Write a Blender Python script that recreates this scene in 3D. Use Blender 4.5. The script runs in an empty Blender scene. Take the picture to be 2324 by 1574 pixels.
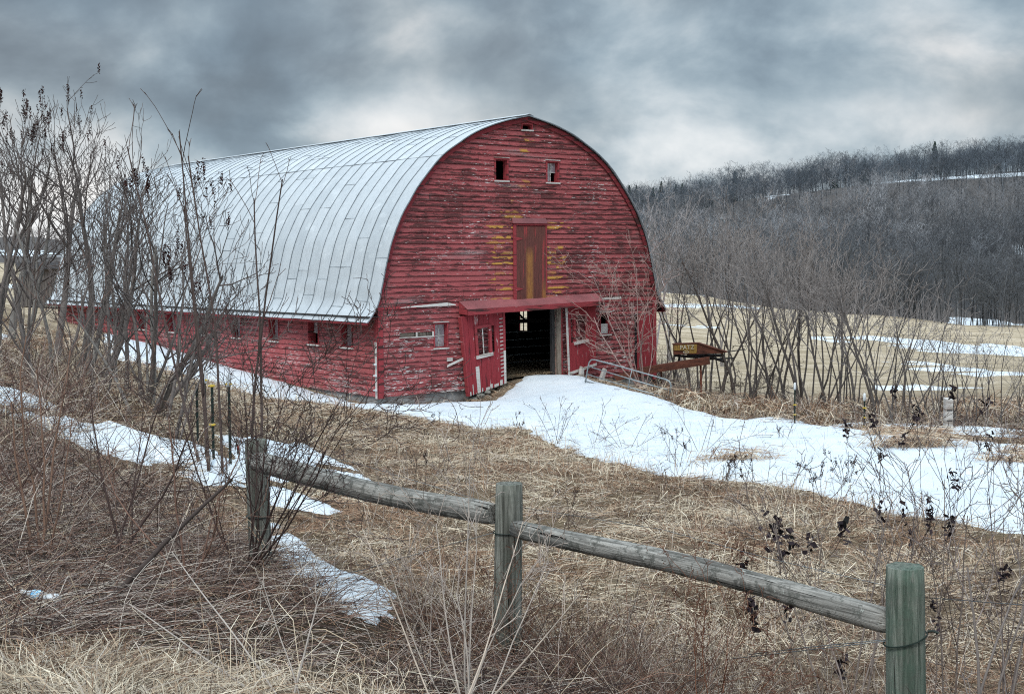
import bpy, math, random
import numpy as np
from mathutils import Vector, Matrix, Euler
rad = math.radians
sc = bpy.context.scene
COL = sc.collection
random.seed(7); RNG = np.random.default_rng(7)

# ------------------------------------------------------------------ camera
F_PX, CX, CY = 3008.0, 1162.0, 787.0          # focal length in pixels of a 2324 px wide view
PITCH, ROLL = rad(-3.79), rad(-0.48)
cam = bpy.data.cameras.new('camera'); cam.lens = 36.0 * F_PX / 2324.0; cam.sensor_width = 36.0
cam.clip_start = 0.1; cam.clip_end = 5000
camo = bpy.data.objects.new('camera', cam); COL.objects.link(camo)
CM = Matrix.Rotation(math.pi/2 + PITCH, 4, 'X') @ Matrix.Rotation(ROLL, 4, 'Z')
camo.matrix_world = CM
sc.camera = camo
CMn = np.array(CM.to_3x3())

# ------------------------------------------------------------------ light
SUN_EL, SUN_AZ = 52.0, 200.0     # azimuth clockwise from +Y
world = bpy.data.worlds.new('World'); sc.world = world; world.use_nodes = True
def build_world():
    nt = world.node_tree; nt.nodes.clear()
    N = lambda t, **k: (lambda n: ([setattr(n, a, b) for a, b in k.items()], n)[1])(nt.nodes.new(t))
    L = nt.links.new
    out = N('ShaderNodeOutputWorld'); bg = N('ShaderNodeBackground'); L(bg.outputs[0], out.inputs[0])
    bg.inputs[1].default_value = 0.1
    sky = N('ShaderNodeTexSky'); sky.sky_type = 'NISHITA'; sky.sun_disc = False
    sky.sun_elevation = rad(SUN_EL); sky.sun_rotation = rad(SUN_AZ); sky.dust_density = 3.0
    tc = N('ShaderNodeTexCoord'); sep = N('ShaderNodeSeparateXYZ'); L(tc.outputs['Generated'], sep.inputs[0])
    def M(op, a, b=None, c=None):
        m = N('ShaderNodeMath', operation=op)
        for i, v in enumerate((a, b, c)):
            if v is None: continue
            if isinstance(v, (int, float)): m.inputs[i].default_value = v
            else: L(v, m.inputs[i])
        return m.outputs[0]
    z = M('MAXIMUM', sep.outputs[2], 0.0)
    den = M('ADD', z, 0.62)
    px = M('DIVIDE', sep.outputs[0], den); py = M('DIVIDE', sep.outputs[1], den)
    cb = N('ShaderNodeCombineXYZ'); L(px, cb.inputs[0]); L(py, cb.inputs[1])
    def noise(scale, detail, rough, off, dist=0.0):
        mp = N('ShaderNodeMapping'); L(cb.outputs[0], mp.inputs[0]); mp.inputs[1].default_value = off
        n = N('ShaderNodeTexNoise'); L(mp.outputs[0], n.inputs['Vector'])
        n.inputs['Scale'].default_value = scale; n.inputs['Detail'].default_value = detail
        n.inputs['Roughness'].default_value = rough; n.inputs['Distortion'].default_value = dist
        return n.outputs[0]
    big = noise(1.9, 3.0, 0.5, (3.1, 0.4, 0), 0.3)
    mid = noise(6.2, 8.0, 0.54, (7.3, 2.2, 0), 0.15)
    hue = noise(3.2, 3.0, 0.5, (1.5, 9.0, 0))
    hz = N('ShaderNodeMapRange'); L(z, hz.inputs[0])
    for i, v in zip((1, 2, 3, 4), (0.0, 0.20, 0.20, -0.14)): hz.inputs[i].default_value = v
    d = M('ADD', M('MULTIPLY', big, 0.85), M('MULTIPLY', mid, 1.0))
    d = M('ADD', M('SUBTRACT', d, 0.375), hz.outputs[0])
    yy = M('MAXIMUM', sep.outputs[1], 0.02); ax = M('DIVIDE', sep.outputs[0], yy); az = M('DIVIDE', sep.outputs[2], yy)
    wob = M('MULTIPLY', M('SUBTRACT', mid, 0.5), 0.10)
    for a0, wa, e0, we, amt in ((0.34, 0.10, 0.093, 0.022, 0.17), (0.20, 0.06, 0.080, 0.03, 0.14), (-0.27, 0.16, 0.045, 0.030, 0.30), (-0.10, 0.09, 0.105, 0.022, 0.16), (0.10, 0.10, 0.085, 0.02, 0.08), (-0.22, 0.14, 0.125, 0.02, -0.13), (0.02, 0.13, 0.150, 0.020, -0.11), (0.30, 0.16, 0.140, 0.020, -0.08), (-0.34, 0.09, 0.185, 0.018, 0.08)):
        qa = M('DIVIDE', M('SUBTRACT', M('ADD', ax, M('MULTIPLY', wob, 1.2)), a0), wa); qe = M('DIVIDE', M('SUBTRACT', M('ADD', az, M('MULTIPLY', wob, 0.35)), e0), we)
        g = M('EXPONENT', M('MULTIPLY', M('ADD', M('MULTIPLY', qa, qa), M('MULTIPLY', qe, qe)), -1.0))
        d = M('ADD', d, M('MULTIPLY', g, amt))
    ramp = N('ShaderNodeValToRGB'); L(d, ramp.inputs[0])
    cr = ramp.color_ramp; cr.interpolation = 'B_SPLINE'
    for p, c in ((0.22, (0.125, 0.16, 0.195)), (0.40, (0.19, 0.25, 0.305)), (0.54, (0.30, 0.38, 0.435)), (0.68, (0.52, 0.575, 0.61)), (0.85, (0.80, 0.81, 0.81))):
        e = cr.elements.new(p); e.color = (*c, 1)
    cr.elements.remove(cr.elements[0]); cr.elements.remove(cr.elements[-1])
    warm = N('ShaderNodeMix', data_type='RGBA', blend_type='MULTIPLY')
    hr = N('ShaderNodeMapRange'); L(hue, hr.inputs[0]); hr.inputs[1].default_value = 0.45; hr.inputs[2].default_value = 0.62
    L(hr.outputs[0], warm.inputs[0]); L(ramp.outputs[0], warm.inputs[6]); warm.inputs[7].default_value = (1.06, 0.985, 0.94, 1)
    # overcast sky gets brighter towards the zenith
    zr = N('ShaderNodeMapRange'); L(sep.outputs[2], zr.inputs[0])
    for i, v in zip((1, 2, 3, 4), (0.20, 0.60, 10.0, 42.0)): zr.inputs[i].default_value = v
    sc_ = N('ShaderNodeVectorMath', operation='SCALE'); L(warm.outputs[2], sc_.inputs[0]); L(zr.outputs[0], sc_.inputs[3])
    mx = N('ShaderNodeMix', data_type='RGBA'); mx.inputs[0].default_value = 0.93
    L(sky.outputs[0], mx.inputs[6]); L(sc_.outputs[0], mx.inputs[7]); L(mx.outputs[2], bg.inputs[0])
build_world()
sun = bpy.data.lights.new('sun', 'SUN'); sun.energy = 1.5; sun.angle = rad(14); sun.color = (1.0, 0.96, 0.9)
suno = bpy.data.objects.new('sun', sun); COL.objects.link(suno)
sd_ = Vector((math.sin(rad(SUN_AZ))*math.cos(rad(SUN_EL)), math.cos(rad(SUN_AZ))*math.cos(rad(SUN_EL)), math.sin(rad(SUN_EL))))
suno.rotation_euler = sd_.to_track_quat('Z', 'Y').to_euler()
sc.view_settings.view_transform = 'Standard'; sc.view_settings.look = 'None'
sc.view_settings.exposure = 0.3; sc.view_settings.gamma = 1.0
sc.cycles.max_bounces = 5; sc.cycles.diffuse_bounces = 3; sc.cycles.glossy_bounces = 2
sc.cycles.transparent_max_bounces = 6; sc.cycles.use_denoising = False; sc.cycles.denoiser = 'OPENIMAGEDENOISE'; sc.cycles.denoising_prefilter = 'ACCURATE'; sc.cycles.filter_width = 1.1

# ------------------------------------------------------------------ noise, rays
def _hash(ix, iy, seed):
    h = (ix.astype(np.int64)*374761393 + iy.astype(np.int64)*668265263 + seed*1442695041) & 0x7fffffff
    h = ((h ^ (h >> 13))*1274126177) & 0x7fffffff
    return ((h ^ (h >> 16)) & 0xffff)/65535.0
def vnoise(x, y, seed=0):
    x = np.asarray(x, float); y = np.asarray(y, float)
    ix, iy = np.floor(x), np.floor(y); fx, fy = x-ix, y-iy
    fx = fx*fx*(3-2*fx); fy = fy*fy*(3-2*fy)
    a = _hash(ix, iy, seed); b = _hash(ix+1, iy, seed); c = _hash(ix, iy+1, seed); d = _hash(ix+1, iy+1, seed)
    return (a*(1-fx)+b*fx)*(1-fy)+(c*(1-fx)+d*fx)*fy
def fbm(x, y, octv=4, seed=0):
    s = 0; a = 0.5; t = 0
    for i in range(octv):
        s = s + a*vnoise(x*2**i, y*2**i, seed+i*17); t += a; a *= 0.5
    return s/t
def ray(u, v):
    return CMn @ np.array([(u-CX)/F_PX, -(v-CY)/F_PX, -1.0])
def at(u, v, y):                      # point seen at (u, v) of the photograph, y metres away
    d = ray(u, v); return d*(y/d[1])

# barn frame: t along the gable, s back along the side wall
GA = rad(38.6); G = np.array([math.cos(GA), math.sin(GA), 0]); S = np.array([-math.sin(GA), math.cos(GA), 0])
BP = np.array([-3.835, 37.92, 0.0])
def bw(t, s, z=0): return BP + G*t + S*s + np.array([0, 0, z])

# ------------------------------------------------------------------ terrain
ctl = []
def C3(x, y, z): ctl.append((x, y, z))
def CU(u, v, y): ctl.append(tuple(at(u, v, y)))
for p in ((0,0,-1.62),(-3,3,-1.6),(3,-4,-1.6),(-3,-6,-1.5),(-9,3,-1.55),(0.2,5,-2.02),(1.6,3.2,-2.1),(4,0,-2.1),(-1.2,6.6,-2.12),(-2.2,7.9,-2.08),
          (0,8.25,-2.53),(1.8,6,-2.6),(-2,10.3,-2.42),(3.6,3.9,-2.65),(6,1.5,-2.7),(-3.9,12.3,-2.35),(-5.5,14,-2.2),(12,2,-3.0),(20,6,-3.2),
          (0,14,-2.9),(6,13,-2.85),(0,20,-3.25),(7,22,-3.36),(4,27,-3.68),(-3.5,16.5,-2.85),(-3.5,22,-3.15),(-4,28,-3.55),(12,20,-3.2),(20,18,-3.4),
          (-2.0,12.6,-2.65),(0,31,-3.95),(-3,34,-4.0),(0.5,35.5,-4.22),(2.6,33,-3.98)): C3(*p)
for p in ((0,1570,5.0),(100,1375,7.5),(0,1150,11),(0,950,17),(0,890,21),(300,985,17.8),(450,1060,15.6),(125,800,26),(335,900,21),(20,762,30),
          (-300,900,18),(-500,1200,9),(-600,760,30),
          (1640,962,31),(1750,972,30),(1900,980,28),(2153,984,25.5),(2324,1003,24),(2700,1040,22),
          (1457,896,44.5),(1560,937,38.5),(1700,944,35.5),(1850,958,32),(2324,1120,17.8),(2000,1145,16.6),(2324,1210,14.2),
          (1700,900,47),(2000,930,38),(2324,960,30),(1900,850,66),(2324,850,60),(2100,780,105),(1600,740,110),(2324,760,124),(1700,692,150),(2000,716,142),(1490,668,155),
          (2700,800,100),(2700,900,45)): CU(*p)
for u, v, y in ((1270,858,40.6),(1335,864,39.9),(1400,880,38.2),(1460,896,36.6),(1530,918,35)):
    q = at(u, v, y); ctl.append((q[0], q[1], q[2]-0.13))
for s, z in ((0,-4.2),(4,-3.98),(8,-3.7),(13,-3.3),(19,-2.9),(26,-2.4)): ctl.append(tuple(bw(-0.2, s, z)))
for t, z in ((0.1,-4.22),(1.9,-4.28),(3.2,-4.3),(4.6,-3.86),(5.6,-3.72),(6.7,-3.74),(7.4,-3.80),(8.3,-3.98),(9.3,-4.3),(11.2,-4.6)): ctl.append(tuple(bw(t, -0.1, z)))
for t, s, z in ((5.6,3,-3.75),(5.6,12,-3.75),(11.2,8,-4.6),(11.2,18,-4.3),(5.5,27,-3.0),(14,4,-4.8),(2,-2.5,-4.2),(4.4,-2.2,-4.02),(-4,2,-3.95),(-4,9,-3.4),(-4,18,-2.7)): ctl.append(tuple(bw(t, s, z)))
for p in ((0,700,48),(100,640,80),(0,600,170),(60,592,330),(300,610,140),(80,536,600),(-200,545,600),(-400,600,200),(220,560,620),(500,580,400),(1000,575,500),
          (-900,700,60),(-1500,620,250),
          (1900,712,185),(2324,752,165),(1650,668,220),(1550,590,330),
          (1715,452,440),(1850,436,440),(2000,420,440),(2324,398,440),(2700,385,450),(2324,545,300),(1900,560,300),(2700,560,280),
          (1640,476,520),(1750,456,520),(1900,432,520),(2100,405,520),(2324,388,530),(2700,370,530),(1500,500,560),
          (1420,452,950),(1640,450,950),(1900,480,950),(2324,450,1000),(1000,530,950),(2900,430,900)): CU(*p)
ctl = np.array(ctl)
_c = 1.5
def _phi(d): return np.sqrt(d*d + _c*_c)
def _build():
    n = len(ctl); D = np.hypot(ctl[:,None,0]-ctl[None,:,0], ctl[:,None,1]-ctl[None,:,1])
    A = np.zeros((n+3, n+3)); A[:n,:n] = _phi(D) - np.eye(n)*0.02
    A[:n,n] = 1; A[:n,n+1] = ctl[:,0]; A[:n,n+2] = ctl[:,1]; A[n:,:n] = A[:n,n:].T
    return np.linalg.solve(A, np.concatenate([ctl[:,2], [0,0,0]]))
_w = _build()
def Hs(x, y):
    x = np.asarray(x, float); y = np.asarray(y, float); sh = x.shape; x = x.ravel(); y = y.ravel()
    out = np.empty(len(x))
    for i in range(0, len(x), 40000):
        xs, ys = x[i:i+40000], y[i:i+40000]
        D = np.hypot(xs[:,None]-ctl[None,:,0], ys[:,None]-ctl[None,:,1])
        out[i:i+40000] = _phi(D)@_w[:-3] + _w[-3] + _w[-2]*xs + _w[-1]*ys
    return out.reshape(sh)
def Hn(x, y):
    r = np.hypot(x, y)
    near = (fbm(np.asarray(x)*1.3, np.asarray(y)*1.3, 3, 5)-0.5)*0.10*np.clip((48-r)/10, 0, 1)
    near = near + (fbm(np.asarray(x)*0.09, np.asarray(y)*0.09, 3, 9)-0.5)*np.clip((r-60)/60, 0, 1)*1.2
    return near
def H(x, y): return Hs(x, y) + Hn(x, y)
def h1(x, y): return float(H(np.array([x]), np.array([y]))[0])
_tt = np.concatenate([np.arange(3, 60, 0.1), np.geomspace(60, 1100, 500)])
def hit(u, v):                         # where the sight line through (u, v) meets the ground
    d = ray(u, v); d = d/d[1]
    g = H(d[0]*_tt, _tt) - d[2]*_tt
    k = np.argmax(g > 0)
    if k == 0: k = len(_tt)-1
    a, b = g[k-1], g[k]; t = _tt[k-1] + (_tt[k]-_tt[k-1])*(-a/(b-a+1e-9))
    t = min(max(t, _tt[k-1]), _tt[k])
    return np.array([d[0]*t, t, d[2]*t])

# ------------------------------------------------------------------ mesh helpers
def tag(o, label=None, cat=None, group=None, kind=None):
    if label: o['label'] = label
    if cat: o['category'] = cat
    if group: o['group'] = group
    if kind: o['kind'] = kind
    return o
def empty(name, loc, rz=0.0):
    o = bpy.data.objects.new(name, None); COL.objects.link(o); o.location = loc; o.rotation_euler = (0, 0, rz)
    o.empty_display_size = 0.2
    return o
def np_mesh(name, V, Fc, mat, parent=None, col=None, smooth=False, uv=None, rnd=None):
    V = np.asarray(V, np.float32); Fc = np.asarray(Fc, np.int32); k = Fc.shape[1]
    me = bpy.data.meshes.new(name)
    me.vertices.add(len(V)); me.vertices.foreach_set('co', V.ravel())
    me.loops.add(Fc.size); me.loops.foreach_set('vertex_index', Fc.ravel())
    me.polygons.add(len(Fc)); me.polygons.foreach_set('loop_start', np.arange(0, Fc.size, k, dtype=np.int32))
    me.polygons.foreach_set('use_smooth', np.full(len(Fc), bool(smooth)))
    me.update(calc_edges=True)
    if col is not None:
        a = me.color_attributes.new('tint', 'FLOAT_COLOR', 'POINT')
        c4 = np.ones((len(V), 4), np.float32); c4[:, :3] = col; a.data.foreach_set('color', c4.ravel())
    if rnd is not None:
        a = me.attributes.new('rnd', 'FLOAT', 'POINT'); a.data.foreach_set('value', np.asarray(rnd, np.float32))
    me.materials.append(mat)
    o = bpy.data.objects.new(name, me); COL.objects.link(o)
    if parent: o.parent = parent
    return o
class MB:
    def __init__(s): s.v = []; s.f = []; s.r = []; s.uv = []
    def add(s, vs, fs, r=None, uvs=None):
        b = len(s.v); s.v += [tuple(map(float, p)) for p in vs]; s.f += [tuple(i+b for i in f) for f in fs]
        r = random.random() if r is None else r
        s.r += [r]*len(vs); s.uv += (uvs if uvs else [(0.0, 0.0)]*len(vs))
    def box(s, x0, x1, y0, y1, z0, z1, r=None, j=0.0):
        q = lambda: (random.random()-.5)*j
        vs = [(x+q(), y+q(), z+q()) for z in (z0, z1) for y in (y0, y1) for x in (x0, x1)]
        s.add(vs, [(0,2,3,1),(4,5,7,6),(0,1,5,4),(2,6,7,3),(0,4,6,2),(1,3,7,5)], r)
    def hexa(s, P, r=None):            # 8 corners ordered like box
        s.add(P, [(0,2,3,1),(4,5,7,6),(0,1,5,4),(2,6,7,3),(0,4,6,2),(1,3,7,5)], r)
    def tube(s, pts, radii, n=8, cap=True, r=None):
        pts = [Vector(p) for p in pts]; vs = []; m = len(pts)
        up = Vector((0, 0, 1)); ref = None
        for i, p in enumerate(pts):
            d = (pts[min(i+1, m-1)]-pts[max(i-1, 0)]).normalized()
            if ref is None:
                ref = d.cross(up) if abs(d.z) < 0.95 else d.cross(Vector((1, 0, 0)))
            ref = (ref - d*ref.dot(d)).normalized(); b = d.cross(ref)
            R = radii[i] if hasattr(radii, '__len__') else radii
            vs += [p + (ref*math.cos(2*math.pi*k/n)+b*math.sin(2*math.pi*k/n))*R for k in range(n)]
        fs = [(i*n+k, i*n+(k+1) % n, (i+1)*n+(k+1) % n, (i+1)*n+k) for i in range(m-1) for k in range(n)]
        if cap: fs += [tuple(range(n-1, -1, -1)), tuple((m-1)*n+k for k in range(n))]
        s.add(vs, fs, r)
    def build(s, name, mat, parent=None, smooth=False, bevel=0.0):
        me = bpy.data.meshes.new(name); me.from_pydata(s.v, [], s.f); me.update()
        a = me.attributes.new('rnd', 'FLOAT', 'POINT'); a.data.foreach_set('value', s.r)
        ul = me.uv_layers.new(name='UVMap')
        li = np.empty(len(me.loops), np.int32); me.loops.foreach_get('vertex_index', li)
        ul.data.foreach_set('uv', np.array(s.uv, np.float32)[li].ravel())
        me.materials.append(mat)
        if smooth: me.polygons.foreach_set('use_smooth', [True]*len(me.polygons))
        o = bpy.data.objects.new(name, me); COL.objects.link(o)
        if parent: o.parent = parent
        if bevel:
            b = o.modifiers.new('bevel', 'BEVEL'); b.width = bevel; b.segments = 2; b.limit_method = 'ANGLE'
        return o
def strokes_mesh(P, R, sides=3):
    """P (N,K,3) centre lines, R (N,K) radii -> verts, quads"""
    P = np.asarray(P, float); N, K, _ = P.shape
    T = np.gradient(P, axis=1); T /= np.linalg.norm(T, axis=2, keepdims=True)+1e-9
    ref = np.where(np.abs(T[:, :1, 2:3]) > 0.9, np.array([1., 0, 0]), np.array([0, 0, 1.]))
    ref = np.broadcast_to(ref, P.shape)
    A = np.cross(T, ref); A /= np.linalg.norm(A, axis=2, keepdims=True)+1e-9
    B = np.cross(T, A)
    ang = np.arange(sides)*2*np.pi/sides
    V = P[:, :, None, :] + R[:, :, None, None]*(A[:, :, None, :]*np.cos(ang)[None, None, :, None]+B[:, :, None, :]*np.sin(ang)[None, None, :, None])
    idx = np.arange(N*K*sides).reshape(N, K, sides)
    a = idx[:, :-1, :]; b = np.roll(a, -1, axis=2); d = idx[:, 1:, :]; c = np.roll(d, -1, axis=2)
    return V.reshape(-1, 3), np.stack([a, b, c, d], -1).reshape(-1, 4)
def ribbon_mesh(P, Wd, side):
    """flat blades; P (N,K,3), Wd (N,K), side (N,3)"""
    N, K, _ = P.shape
    V = np.stack([P - side[:, None, :]*Wd[:, :, None], P + side[:, None, :]*Wd[:, :, None]], 2)
    idx = np.arange(N*K*2).reshape(N, K, 2)
    return V.reshape(-1, 3), np.stack([idx[:, :-1, 0], idx[:, :-1, 1], idx[:, 1:, 1], idx[:, 1:, 0]], -1).reshape(-1, 4)

# ------------------------------------------------------------------ materials
class NT:
    def __init__(s, name):
        s.m = bpy.data.materials.new(name); s.m.use_nodes = True; s.t = s.m.node_tree
        s.b = s.t.nodes['Principled BSDF']; s.o = s.t.nodes['Material Output']
        s.tc = s.t.nodes.new('ShaderNodeTexCoord')
    def L(s, a, b): s.t.links.new(a, b)
    def put(s, i, v):
        if isinstance(v, (int, float)): i.default_value = v
        elif isinstance(v, tuple): i.default_value = (*v, 1) if len(v) == 3 and i.type == 'RGBA' else v
        else: s.L(v, i)
    def math(s, op, a, b=0.0, clamp=False):
        n = s.t.nodes.new('ShaderNodeMath'); n.operation = op; n.use_clamp = clamp; s.put(n.inputs[0], a); s.put(n.inputs[1], b); return n.outputs[0]
    def mix(s, f, a, b, mode='MIX'):
        n = s.t.nodes.new('ShaderNodeMix'); n.data_type = 'RGBA'; n.blend_type = mode
        s.put(n.inputs[0], f); s.put(n.inputs[6], a); s.put(n.inputs[7], b); return n.outputs[2]
    def mapping(s, vec, scale=(1,1,1), loc=(0,0,0), rot=(0,0,0)):
        n = s.t.nodes.new('ShaderNodeMapping'); s.L(vec, n.inputs[0]); n.inputs[1].default_value = loc; n.inputs[2].default_value = rot; n.inputs[3].default_value = scale; return n.outputs[0]
    def noise(s, vec, scale, detail=4, rough=0.55, dist=0.0):
        n = s.t.nodes.new('ShaderNodeTexNoise'); s.L(vec, n.inputs['Vector'])
        n.inputs['Scale'].default_value = scale; n.inputs['Detail'].default_value = detail; n.inputs['Roughness'].default_value = rough; n.inputs['Distortion'].default_value = dist
        return n.outputs[0]
    def voro(s, vec, scale, feat='F1'):
        n = s.t.nodes.new('ShaderNodeTexVoronoi'); n.feature = feat; s.L(vec, n.inputs['Vector']); n.inputs['Scale'].default_value = scale; return n.outputs[0]
    def mr(s, v, a, b, c=0.0, d=1.0):
        n = s.t.nodes.new('ShaderNodeMapRange'); s.put(n.inputs[0], v)
        for i, x in zip((1, 2, 3, 4), (a, b, c, d)): n.inputs[i].default_value = x
        return n.outputs[0]
    def ramp(s, v, stops):
        n = s.t.nodes.new('ShaderNodeValToRGB'); s.L(v, n.inputs[0]); e = n.color_ramp.elements
        e[0].position, e[0].color = stops[0][0], (*stops[0][1], 1); e[1].position, e[1].color = stops[-1][0], (*stops[-1][1], 1)
        for p, c in stops[1:-1]:
            q = e.new(p); q.color = (*c, 1)
        return n.outputs[0]
    def attr(s, name):
        n = s.t.nodes.new('ShaderNodeAttribute'); n.attribute_name = name; return n
    def bump(s, h, strength=0.5, dist=0.02):
        n = s.t.nodes.new('ShaderNodeBump'); s.L(h, n.inputs['Height']); n.inputs['Strength'].default_value = strength; n.inputs['Distance'].default_value = dist; s.L(n.outputs[0], s.b.inputs['Normal'])
    def sep(s, v):
        n = s.t.nodes.new('ShaderNodeSeparateXYZ'); s.L(v, n.inputs[0]); return n.outputs
    def comb(s, a, b, c):
        n = s.t.nodes.new('ShaderNodeCombineXYZ'); s.put(n.inputs[0], a); s.put(n.inputs[1], b); s.put(n.inputs[2], c); return n.outputs[0]
    def fin(s, col, rough=0.85, metal=0.0, spec=0.3):
        s.put(s.b.inputs['Base Color'], col); s.put(s.b.inputs['Roughness'], rough); s.put(s.b.inputs['Metallic'], metal); s.b.inputs['Specular IOR Level'].default_value = spec
        return s.m

RED, RED2, DARKR = (0.37, 0.098, 0.100), (0.25, 0.060, 0.063), (0.055, 0.023, 0.022)
def m_siding(name='siding_paint', yellow=True, flecks=1.0, wear=0.5):
    n = NT(name); ob = n.tc.outputs['Object']; rnd = n.attr('rnd').outputs['Fac']; uv = n.sep(n.tc.outputs['UV'])
    off = n.math('MULTIPLY', rnd, 37.0)
    s3 = n.sep(ob)
    along = uv[0]
    vec = n.comb(n.math('ADD', along, off), n.math('MULTIPLY', uv[1], 0.16), off)      # board space, metres
    w = n.noise(n.mapping(vec, (1.0, 7.0, 1.0)), 2.3, 6, 0.66, 0.5)
    fine = n.noise(n.mapping(vec, (2.0, 14.0, 1.0)), 11.0, 4, 0.7)
    bias = n.math('MULTIPLY', n.math('SUBTRACT', 0.55, uv[1]), 0.20)                    # lower lap edge loses its paint first
    big = n.noise(ob, 0.45, 3, 0.5)
    m = n.math('ADD', n.math('ADD', w, bias), n.math('MULTIPLY', n.math('SUBTRACT', big, 0.5), 0.5))
    m = n.math('ADD', m, n.math('MULTIPLY', n.math('SUBTRACT', rnd, 0.5), 0.12))
    m = n.math('ADD', m, n.math('MULTIPLY', n.math('SUBTRACT', fine, 0.5), 0.25))
    worn = n.mr(m, 0.575-0.12*wear, 0.655-0.12*wear)
    paint = n.mix(n.mr(fine, 0.3, 0.75), RED, RED2)
    paint = n.mix(n.math('MULTIPLY', rnd, 0.35), paint, (0.46, 0.095, 0.105))
    bare = n.mix(n.mr(fine, 0.35, 0.65), DARKR, (0.14, 0.045, 0.045))
    c = n.mix(worn, paint, bare)
    # bleached, scoured boards
    gr = n.noise(n.mapping(ob, (0.5, 0.5, 3.2)), 0.9, 5, 0.6)
    gm = n.math('MULTIPLY', n.mr(gr, 0.58, 0.72), n.mr(fine, 0.42, 0.58))
    c = n.mix(n.math('MULTIPLY', gm, 0.7), c, (0.42, 0.34, 0.33))
    if yellow:                                       # older yellow coat showing near the middle of the gable
        xm = n.math('ADD', n.mr(n.math('ABSOLUTE', n.math('SUBTRACT', s3[0], 4.55)), 0.3, 0.85, 1, 0), n.mr(n.math('ABSOLUTE', n.math('SUBTRACT', s3[0], 6.65)), 0.25, 0.8, 1, 0), True)
        up = n.mr(s3[2], 5.35, 5.5); xt = n.mr(n.math('ABSOLUTE', n.math('SUBTRACT', s3[0], 5.5)), 0.1, 0.5, 1, 0)
        top = n.mr(s3[2], 6.4, 6.6)
        xm = n.mix(up, xm, n.mr(n.math('ABSOLUTE', n.math('SUBTRACT', s3[0], 4.9)), 0.2, 0.8, 1, 0)); xm = n.mix(top, xm, xt)
        xm = n.math('MULTIPLY', xm, n.mr(s3[2], 2.75, 2.85))
        yb = n.noise(n.comb(n.math('MULTIPLY', along, 1.3), n.math('MULTIPLY', uv[1], 0.8), off), 1.6, 3, 0.6)
        ym = n.math('MULTIPLY', n.mr(n.math('ADD', yb, n.math('MULTIPLY', xm, 0.22)), 0.69, 0.73), n.mr(uv[1], 0.62, 0.35))
        ym = n.math('MULTIPLY', ym, n.math('MULTIPLY', n.mr(xm, 0.15, 0.5), n.mr(n.math('FRACT', n.math('MULTIPLY', rnd, 7.3)), 0.38, 0.62)))
        c = n.mix(ym, c, n.mix(n.mr(fine, .3, .7), (0.58, 0.35, 0.06), (0.34, 0.13, 0.05)))
    # white primer flecks, mostly low on the wall
    fl = n.noise(n.mapping(vec, (0.8, 6.0, 1.0)), 6.0, 4, 0.68, 0.8)
    reg = n.noise(n.mapping(ob, (0.6, 0.6, 1.2)), 1.1, 2, 0.5)
    low = n.mr(s3[2], 3.6, 0.5, -0.05, 0.012)
    flm = n.mr(n.math('ADD', n.math('ADD', fl, low), n.math('MULTIPLY', n.math('SUBTRACT', reg, 0.5), 0.34)), 0.605, 0.62)
    c = n.mix(n.math('MULTIPLY', flm, flecks), c, (0.66, 0.63, 0.60))
    n.bump(n.math('ADD', w, n.math('MULTIPLY', fine, 0.6)), 0.6, 0.008)
    return n.fin(c, 0.82, 0, 0.2)
def m_planks(name, base, base2, wear_col, wear=0.5, vertical=True, white=(0.62, 0.60, 0.57), wh=0.5, orange=False):
    n = NT(name); ob = n.tc.outputs['Object']; rnd = n.attr('rnd').outputs['Fac']; s3 = n.sep(ob)
    sv = (7, 7, 0.7) if vertical else (0.7, 0.7, 7)
    off = n.comb(n.math('MULTIPLY', rnd, 19.0), 0.0, n.math('MULTIPLY', rnd, 7.0))
    va = n.t.nodes.new('ShaderNodeVectorMath'); n.L(n.mapping(ob, sv), va.inputs[0]); n.L(off, va.inputs[1]); v = va.outputs[0]
    w = n.noise(v, 1.2, 5, 0.65, 0.3); f = n.noise(v, 6.0, 4, 0.7)
    c = n.mix(n.mr(f, 0.35, 0.7), base, base2)
    c = n.mix(n.mr(n.math('ADD', w, n.math('MULTIPLY', n.math('SUBTRACT', rnd, 0.5), 0.15)), 0.66-0.22*wear, 0.74-0.22*wear), c, wear_col)
    if orange:
        o = n.math('MULTIPLY', n.mr(n.math('ABSOLUTE', n.math('SUBTRACT', s3[0], 5.58)), 0.08, 0.17, 1, 0), n.mr(s3[2], 4.6, 4.3))
        o = n.math('ADD', o, n.math('MULTIPLY', n.mr(s3[0], 6.04, 6.12), n.mr(s3[2], 3.6, 3.1)), True)
        c = n.mix(n.math('MULTIPLY', o, n.mr(f, 0.28, 0.5)), c, n.mix(f, (0.26, 0.085, 0.03), (0.36, 0.19, 0.06)))
    c = n.mix(n.math('MULTIPLY', n.mr(n.noise(v, 2.6, 5, 0.7, 0.6), 0.70-0.10*wh, 0.72-0.10*wh), 0.9 if wh > 0 else 0.0), c, white)
    n.bump(n.math('ADD', w, f), 0.5, 0.006)
    return n.fin(c, 0.8, 0, 0.2)
def m_simple(name, a, b, scale=4.0, rough=0.85, metal=0.0, spec=0.3, bump=0.3, stretch=(1,1,1), use_rnd=0.0, contrast=(0.35, 0.65)):
    n = NT(name); v = n.mapping(n.tc.outputs['Object'], stretch)
    f = n.noise(v, scale, 6, 0.65, 0.2)
    if use_rnd: f = n.math('ADD', f, n.math('MULTIPLY', n.math('SUBTRACT', n.attr('rnd').outputs['Fac'], 0.5), use_rnd))
    c = n.mix(n.mr(f, *contrast), a, b)
    if bump: n.bump(n.noise(v, scale*4, 4, 0.7), bump, 0.01)
    return n.fin(c, rough, metal, spec)
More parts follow.
